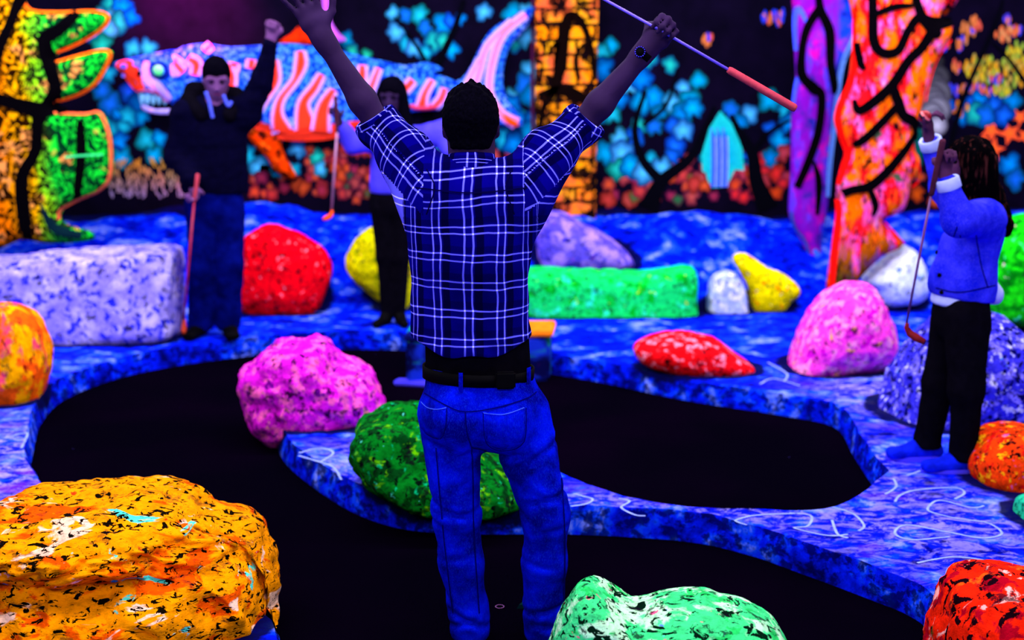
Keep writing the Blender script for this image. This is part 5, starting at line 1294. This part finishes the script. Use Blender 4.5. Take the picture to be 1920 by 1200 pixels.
def eyes_brows(Lw_, Rm_, parent):
    for s in (-1, 1):
        bm = bmesh.new(); bmesh.ops.create_uvsphere(bm, u_segments=12, v_segments=8, radius=.0115)
        for v in bm.verts: v.co = Vector(Lw_(s * .031, -.080, .005)) + v.co
        me = bpy.data.meshes.new('eye'); bm.to_mesh(me); bm.free(); me.materials.append(M['black_leather'])
        o = bpy.data.objects.new('eye', me); COL.objects.link(o); o.parent = parent; o.matrix_parent_inverse = Matrix.Translation(-Vector(parent.location))
        v, f = tube_data([Lw_(s * .016, -.095, .022), Lw_(s * .032, -.094, .027), Lw_(s * .048, -.082, .022)], [.003, .004, .002], 8); mesh_obj('eyebrow', v, f, M['hair'], parent)
    v, f = tube_data([Lw_(-.022, -.096, -.061), Lw_(0, -.1035, -.062), Lw_(.022, -.096, -.061)], [.002, .003, .002], 8); mesh_obj('mouth', v, f, plain('lip', srgb(110, 40, 80)) if 'lip' not in M else M['lip'], parent)
M['lip'] = plain('lip colour', srgb(110, 40, 80))
eyes_brows(L2, R2, m2)
hd_ = [rc(q2(402, 245), q2(402, 350), .130, .135, .06, s=X, rs=.205, rs2=.215), rc(s2L, s2R, .095, .095, .06), rc(s2L, e2L, .088, .078, .05), rc(e2L, w2L + A((0, 0, .03)), .074, .056, .04), rc(s2R, e2R, .09, .068, .05), rc(e2R, e2R + (w2R - e2R) * .85, .064, .048, .04),
       el(q2(385, 200, 8.2), (.10, .09, .07), .04), el(q2(425, 200, 8.2), (.10, .09, .07), .04)]
pn = cloth_noise(.010, (5, 5, 16), 22)
body_obj('hooded_jacket', hd_, .011, M['navy_cloth'], m2, cut_post([(q2(400, 362), (0, 0, -1))], pn))
hood = [rc(q2(365, 172, 8.23), q2(440, 178, 8.23), .07, .06, .04), rc(q2(352, 188, 8.16), q2(378, 215, 8.05), .05, .045, .04), rc(q2(452, 192, 8.16), q2(430, 215, 8.05), .045, .045, .04)]
body_obj('hood', hood, .011, M['black_cloth'], m2, cloth_noise(.006, (8, 8, 8), 5))
for pth in ([(386, 172), (392, 190), (396, 208), (399, 221)], [(419, 178), (424, 192), (429, 198), (434, 190)]):
    v, f = tube_data(smooth_path([tuple(q2(x, y, 7.985 + .01 * i)) for i, (x, y) in enumerate(pth)], 4), .011, 10); mesh_obj('drawstring', v, f, M['cord'], m2)
jt = [rc(q2(403, 365), q2(403, 395), .12, .125, .05, s=X, rs=.165, rs2=.175)]
for a, b, c in ((h2L, k2L, a2L), (h2R, k2R, a2R)): jt += [rc(a, b, .105, .088, .03), rc(b, c, .086, .082, .03)]
body_obj('trousers', jt, .010, M['jeans_dark'], m2, cut_post([(q2(400, 350), (0, 0, 1)), ((0, 0, H + .03), (0, 0, -1))], cloth_noise(.008, (6, 6, 8), 31)))
for a_, dx in ((a2L, -.04), (a2R, .06)):
    body_obj('shoe', [rc(a_ + A((0, .04, -.05)), a_ + A((dx, -.17, -.055)), .04, .033, .02, s=X, rs=.045, rs2=.05), rc(a_ + A((0, 0, -.02)), a_ + A((dx * .3, -.05, -.04)), .05, .04, .03)], .010, M['black_leather'], m2, cut_post([((0, 0, H + .004), (0, 0, -1))]))
g0 = q2(371, 326, 7.93); g1 = q2(364, 378, 7.93); hh = q2(345, 608, 7.93)
putter(tuple(g1), 'red-gripped putter held down beside the leg of the person in the dark hoodie', [g1, hh + A((0, 0, .03))], (g1, g0), hh, plain('red tinted shaft', srgb(150, 25, 60), .4, .4), M['grip_red'], M['putter_orange'], r=.007, headdir=(.2, -.9, -.25), head_len=.11)

# --- long-haired person in lavender
Y3 = 8.5
def q3(x, y, Y=Y3): return A(P(x, y, Y))
m3 = person_root('long-haired person in lavender top and black trousers behind the plaid-shirted player', (q3(735, 590)[0], Y3, H))
c3 = q3(735, 180, 8.45); hp3, R3, L3 = head_prims(c3, -.15, .25, .0, .98, False)
s3L, s3R = q3(703, 262), q3(773, 262); e3L, e3R = q3(662, 268, 8.35), q3(832, 250, 8.45); w3L, w3R = q3(634, 226, 8.25), q3(852, 300, 8.3)
h3L, h3R = q3(716, 375), q3(758, 375); k3L, k3R = q3(722, 480, 8.48), q3(752, 480, 8.48); a3L, a3R = q3(726, 580), q3(748, 578); a3L[2] = a3R[2] = H + .08
sk = hp3 + [rc(L3(0, .03, -.05), q3(737, 248), .048, .05, .03), rc(q3(738, 260), q3(738, 350), .08, .08, .04, s=X, rs=.12, rs2=.11)]
for a, b, c in ((s3L, e3L, w3L), (s3R, e3R, w3R)): sk += [rc(a, b, .042, .035), rc(b, c, .034, .024)]
for a, b, c in ((h3L, k3L, a3L), (h3R, k3R, a3R)): sk += [rc(a, b, .07, .045), rc(b, c, .045, .035), rc(c, c + A((0, -.04, -.045)), .026, .022)]
sk += simple_hand(w3L, (-.1, -.2, 1), (.5, -.8, 0), [1.3, 1.4, .8], True, .9, n=(-1, 0, 0)) + simple_hand(w3R, (.1, -.2, -1), (-.5, -.8, 0), [.5, .6, .4], False, .9, n=(1, -.2, 0))
body_obj('body', sk, .009, M['skin'], m3); eyes_brows(L3, R3, m3)
def h3post(P_, d):
    L = (P_ - c3) @ R3
    face = np.sqrt((L[:, 0] / .055) ** 2 + ((L[:, 2] + .035) / .085) ** 2) - 1
    cutf = np.where(L[:, 1] < -.01, -face * .05, -1); m = np.abs(d) < .04; d = d.copy()
    if m.any(): d[m] -= .006 * vnoise(P_[m] * np.array([45, 45, 8]), 6)
    return np.maximum(d, cutf)
hr3 = [el(L3(0, .01, .035), (.088, .105, .095), .03, R3.T), rc(L3(-.06, -.01, .0), q3(712, 262, 8.42), .045, .04, .04), rc(L3(.06, -.01, .0), q3(768, 290, 8.42), .05, .055, .04), rc(L3(0, .06, .0), q3(742, 290, 8.6), .075, .07, .05)]
body_obj('hair', hr3, .010, M['hair'], m3, h3post, it=1)
tp3 = [rc(q3(738, 280), q3(735, 352), .105, .115, .05, s=X, rs=.145, rs2=.150), rc(s3L, s3R, .075, .075, .05), rc(s3L, e3L, .075, .068, .04), rc(e3L, e3L + (w3L - e3L) * .7, .062, .045, .03), rc(s3R, e3R, .085, .085, .05), rc(e3R, e3R + (w3R - e3R) * .7, .08, .055, .03)]
body_obj('lavender_top', tp3, .010, M['lav_cloth'], m3, cut_post([(q3(735, 362), (0, 0, -1))], cloth_noise(.007, (6, 6, 8), 41)))
tr3 = [rc(q3(737, 362), q3(737, 385), .10, .11, .05, s=X, rs=.135, rs2=.145)]
for a, b, c in ((h3L, k3L, a3L), (h3R, k3R, a3R)): tr3 += [rc(a, b, .085, .06, .03), rc(b, c, .058, .045, .03)]
body_obj('trousers', tr3, .010, M['black_cloth'], m3, cut_post([(q3(735, 352), (0, 0, 1)), ((0, 0, H + .04), (0, 0, -1))], cloth_noise(.004, (6, 6, 8), 42)))
for a_, dx in ((a3L, -.06), (a3R, .05)):
    body_obj('shoe', [rc(a_ + A((0, .03, -.045)), a_ + A((dx, -.15, -.05)), .036, .03, .02), rc(a_, a_ + A((dx * .3, -.04, -.04)), .045, .035, .03)], .010, M['black_leather'], m3, cut_post([((0, 0, H + .004), (0, 0, -1))]))
g0 = q3(629, 180, 8.2); g1 = q3(632, 248, 8.2); hh = q3(622, 402, 8.2)
putter(tuple(g1), 'putter with brown grip and orange head held out by the long-haired person in lavender', [g1, hh + A((0, 0, .03))], (g1, g0), hh, plain('pale mauve shaft', srgb(150, 100, 140), .4, .4), M['grip_brown'], plain('bright orange putter head', srgb(225, 70, 15), .6, .2), r=.008, headdir=(-.3, -.9, -.1), head_len=.11)

# --- child in the denim jacket, facing left
Y4 = 5.4
def q4(x, y, Y=Y4): return A(P(x, y, Y))
m4 = person_root('brown-haired child in denim jacket, black trousers and blue shoes holding up a putter and ball', (q4(1800, 880)[0], Y4, H))
YV = A((0, 1, 0))
c4 = q4(1812, 312); hp4, R4, L4 = head_prims(c4, -math.pi / 2 + .25, -.25, .0, .93, False)
s4n, s4f = q4(1845, 412, 5.28), q4(1812, 405, 5.50); e4n, e4f = q4(1798, 412, 5.10), q4(1768, 352, 5.56); w4n, w4f = q4(1772, 325, 5.10), q4(1741, 252, 5.50)
h4n, h4f = q4(1812, 590, 5.32), q4(1790, 585, 5.47); k4n, k4f = q4(1812, 730, 5.27), q4(1762, 715, 5.47); a4n, a4f = q4(1806, 868, 5.31), q4(1738, 835, 5.50)
a4n[2] = a4f[2] = H + .075
sk = hp4 + [rc(L4(0, .03, -.04), q4(1832, 385), .045, .05, .03), rc(q4(1830, 400), q4(1808, 545), .075, .075, .04, s=YV, rs=.11, rs2=.10)]
for a, b, c in ((s4n, e4n, w4n), (s4f, e4f, w4f)): sk += [rc(a, b, .038, .032), rc(b, c, .031, .021)]
for a, b, c in ((h4n, k4n, a4n), (h4f, k4f, a4f)): sk += [rc(a, b, .065, .045), rc(b, c, .045, .032), rc(c, c + A((-.10, 0, -.045)), .03, .026)]
sk += simple_hand(w4n, A((-.08, 0, 1)), (-1, -.3, 0), [1.2, 1.3, .7], True, .88, n=(.2, -1, 0)) + simple_hand(w4f, A((-.12, -.1, 1)), (-.5, -1, 0), [1.1, 1.0, .7], False, .88, n=(1, 0, 0))
body_obj('body', sk, .0075, plain('warm violet skin', srgb(72, 34, 72), .6, .25, .2, 12), m4)
eyes_brows(L4, R4, m4)
def h4post(P_, d):
    L = (P_ - c4) @ R4; face = np.sqrt((L[:, 0] / .06) ** 2 + ((L[:, 2] + .03) / .08) ** 2) - 1
    cutf = np.where(L[:, 1] < -.035, -face * .05, -1); m = np.abs(d) < .04; d = d.copy()
    if m.any(): d[m] -= .007 * vnoise(P_[m] * np.array([55, 55, 8]), 6)
    return np.maximum(d, cutf)
hr4 = [el(L4(0, .012, .035), (.088, .105, .098), .03, R4.T), rc(q4(1822, 305, 5.38), q4(1850, 390, 5.40), .085, .075, .05), rc(q4(1850, 380, 5.42), q4(1880, 425, 5.38), .07, .045, .05), rc(q4(1866, 400, 5.36), q4(1889, 418, 5.34), .045, .02, .03), rc(q4(1800, 330, 5.40), q4(1812, 385, 5.40), .07, .05, .04)]
body_obj('hair', hr4, .0075, M['hair_brown'], m4, h4post, it=1)
jk = [rc(q4(1833, 425), q4(1808, 520), .105, .115, .05, s=YV, rs=.135, rs2=.150), rc(s4n, s4f, .075, .075, .05), rc(s4n, e4n, .078, .062, .04), rc(e4n, w4n + (e4n - w4n) * .22, .060, .042, .03), rc(s4f, e4f, .075, .055, .04), rc(e4f, w4f + (e4f - w4f) * .20, .052, .040, .03),
      rc(q4(1795, 450), q4(1775, 530), .06, .065, .06), rc(q4(1808, 520), q4(1808, 545), .12, .125, .04, s=YV, rs=.150, rs2=.152)]
jk_o, Vk, Fk = body_obj('denim_jacket', jk, .0085, M['jacket'], m4, cut_post([(q4(1800, 556), nrm((-.12, 0, -1)))], cloth_noise(.008, (7, 7, 8), 51)))
bK = bvh_of(Vk, Fk); sm = MB()
for pth in ([(1795, 425), (1782, 470), (1780, 545)], [(1830, 440), (1840, 500), (1852, 540)], [(1755, 540), (1800, 548), (1865, 535)], [(1800, 440), (1812, 500), (1815, 545)]): seam(sm, bK, pth, 2.0)
sm.build('seam', M['stitch'], jk_o)
for x, y in ((1757, 473), (1762, 516), (1766, 548)):
    p, nn = cast(x, y, bK); v, f = tube_data([p, p + nn * .006], .009, 14); mesh_obj('button', v, f, M['black_leather'], jk_o)
us = [rc(q4(1800, 480), q4(1793, 560), .09, .10, .05, s=YV, rs=.10, rs2=.13), rc(q4(1850, 540), q4(1858, 552), .05, .05, .05)]
body_obj('white_shirt', us, .009, M['white_cloth'], m4, cut_post([(q4(1800, 570), (0, 0, -1))], cloth_noise(.005, (8, 8, 8), 61)))
for w_, e_ in ((w4n, e4n), (w4f, e4f)):
    ax = w_ - e_; ring_surface('cuff', w_ - nrm(ax) * .045, ax, X, .040, .040, [(.004, -.024), (.008, -.02), (.008, .02), (.003, .026), (-.008, .02), (-.008, -.02)], M['white_cloth'], m4, n=28)
tr4 = [rc(q4(1806, 560), q4(1803, 600), .105, .115, .05, s=YV, rs=.125, rs2=.140)]
for a, b, c in ((h4n, k4n, a4n), (h4f, k4f, a4f)): tr4 += [rc(a, b, .095, .072, .03), rc(b, c, .068, .058, .03), rc(c, c + A((0, 0, -.02)), .058, .06, .02)]
body_obj('trousers', tr4, .009, M['black_cloth'], m4, cut_post([(q4(1800, 553), (0, 0, 1)), ((0, 0, H + .05), (0, 0, -1))], cloth_noise(.005, (7, 7, 8), 62)))
for a_ in (a4n, a4f):
    body_obj('shoe', [rc(a_ + A((.04, 0, -.04)), a_ + A((-.16, -.02, -.045)), .036, .028, .02, s=YV, rs=.036, rs2=.042), rc(a_, a_ + A((-.06, 0, -.03)), .046, .034, .03)], .0075, M['shoe_blue'], m4, cut_post([((0, 0, H + .006), (0, 0, -1))]))
    ring = prism('sole', [(a_[0] + .075 * math.cos(t_) * 1.7 - .06, a_[1] - .01 + .040 * math.sin(t_)) for t_ in np.linspace(0, 2 * math.pi, 20)[:-1]], H - .005, H + .018, M['lav_cloth'], m4, .004)
g0 = q4(1768, 262, 5.04); g1 = q4(1746, 366, 5.12); hh = q4(1699, 618, 5.28)
putter(tuple(g1), 'thin putter with rust red head held upright by the child in the denim jacket', [g1, hh + A((0, 0, .025))], (g1, g0), hh, M['shaft_dim'], M['grip_brown'], plain('rust putter head', srgb(110, 22, 30), .6, .2), r=.0052, headdir=(.75, -.5, -.45), head_len=.09)
bc = q4(1734, 219, 5.455); bm = bmesh.new(); bmesh.ops.create_uvsphere(bm, u_segments=28, v_segments=18, radius=.027); me = bpy.data.meshes.new('golf_ball')
for fc_ in bm.faces: fc_.smooth = True
bm.to_mesh(me); bm.free()
def ball_mat():
    t = NT('striped red ball'); wv = t.n('ShaderNodeSeparateXYZ'); t.L.new(t.coord(rot=(0, .9, .4)), wv.inputs[0])
    m = t.ramp(t.math('ABSOLUTE', wv.outputs[0]), .010, .013, True); m2 = t.ramp(t.math('ABSOLUTE', t.math('SUBTRACT', wv.outputs[0], .006)), .004, .006, True)
    return t.done(t.mix(m2, t.mix(m, srgb(150, 10, 30), srgb(15, 0, 20)), srgb(240, 110, 120)), .4, .4)
me.materials.append(ball_mat()); o = bpy.data.objects.new('golf_ball', me); COL.objects.link(o); o.location = bc
tag(o, 'red and pink striped ball held up in the far hand of the child', 'ball')
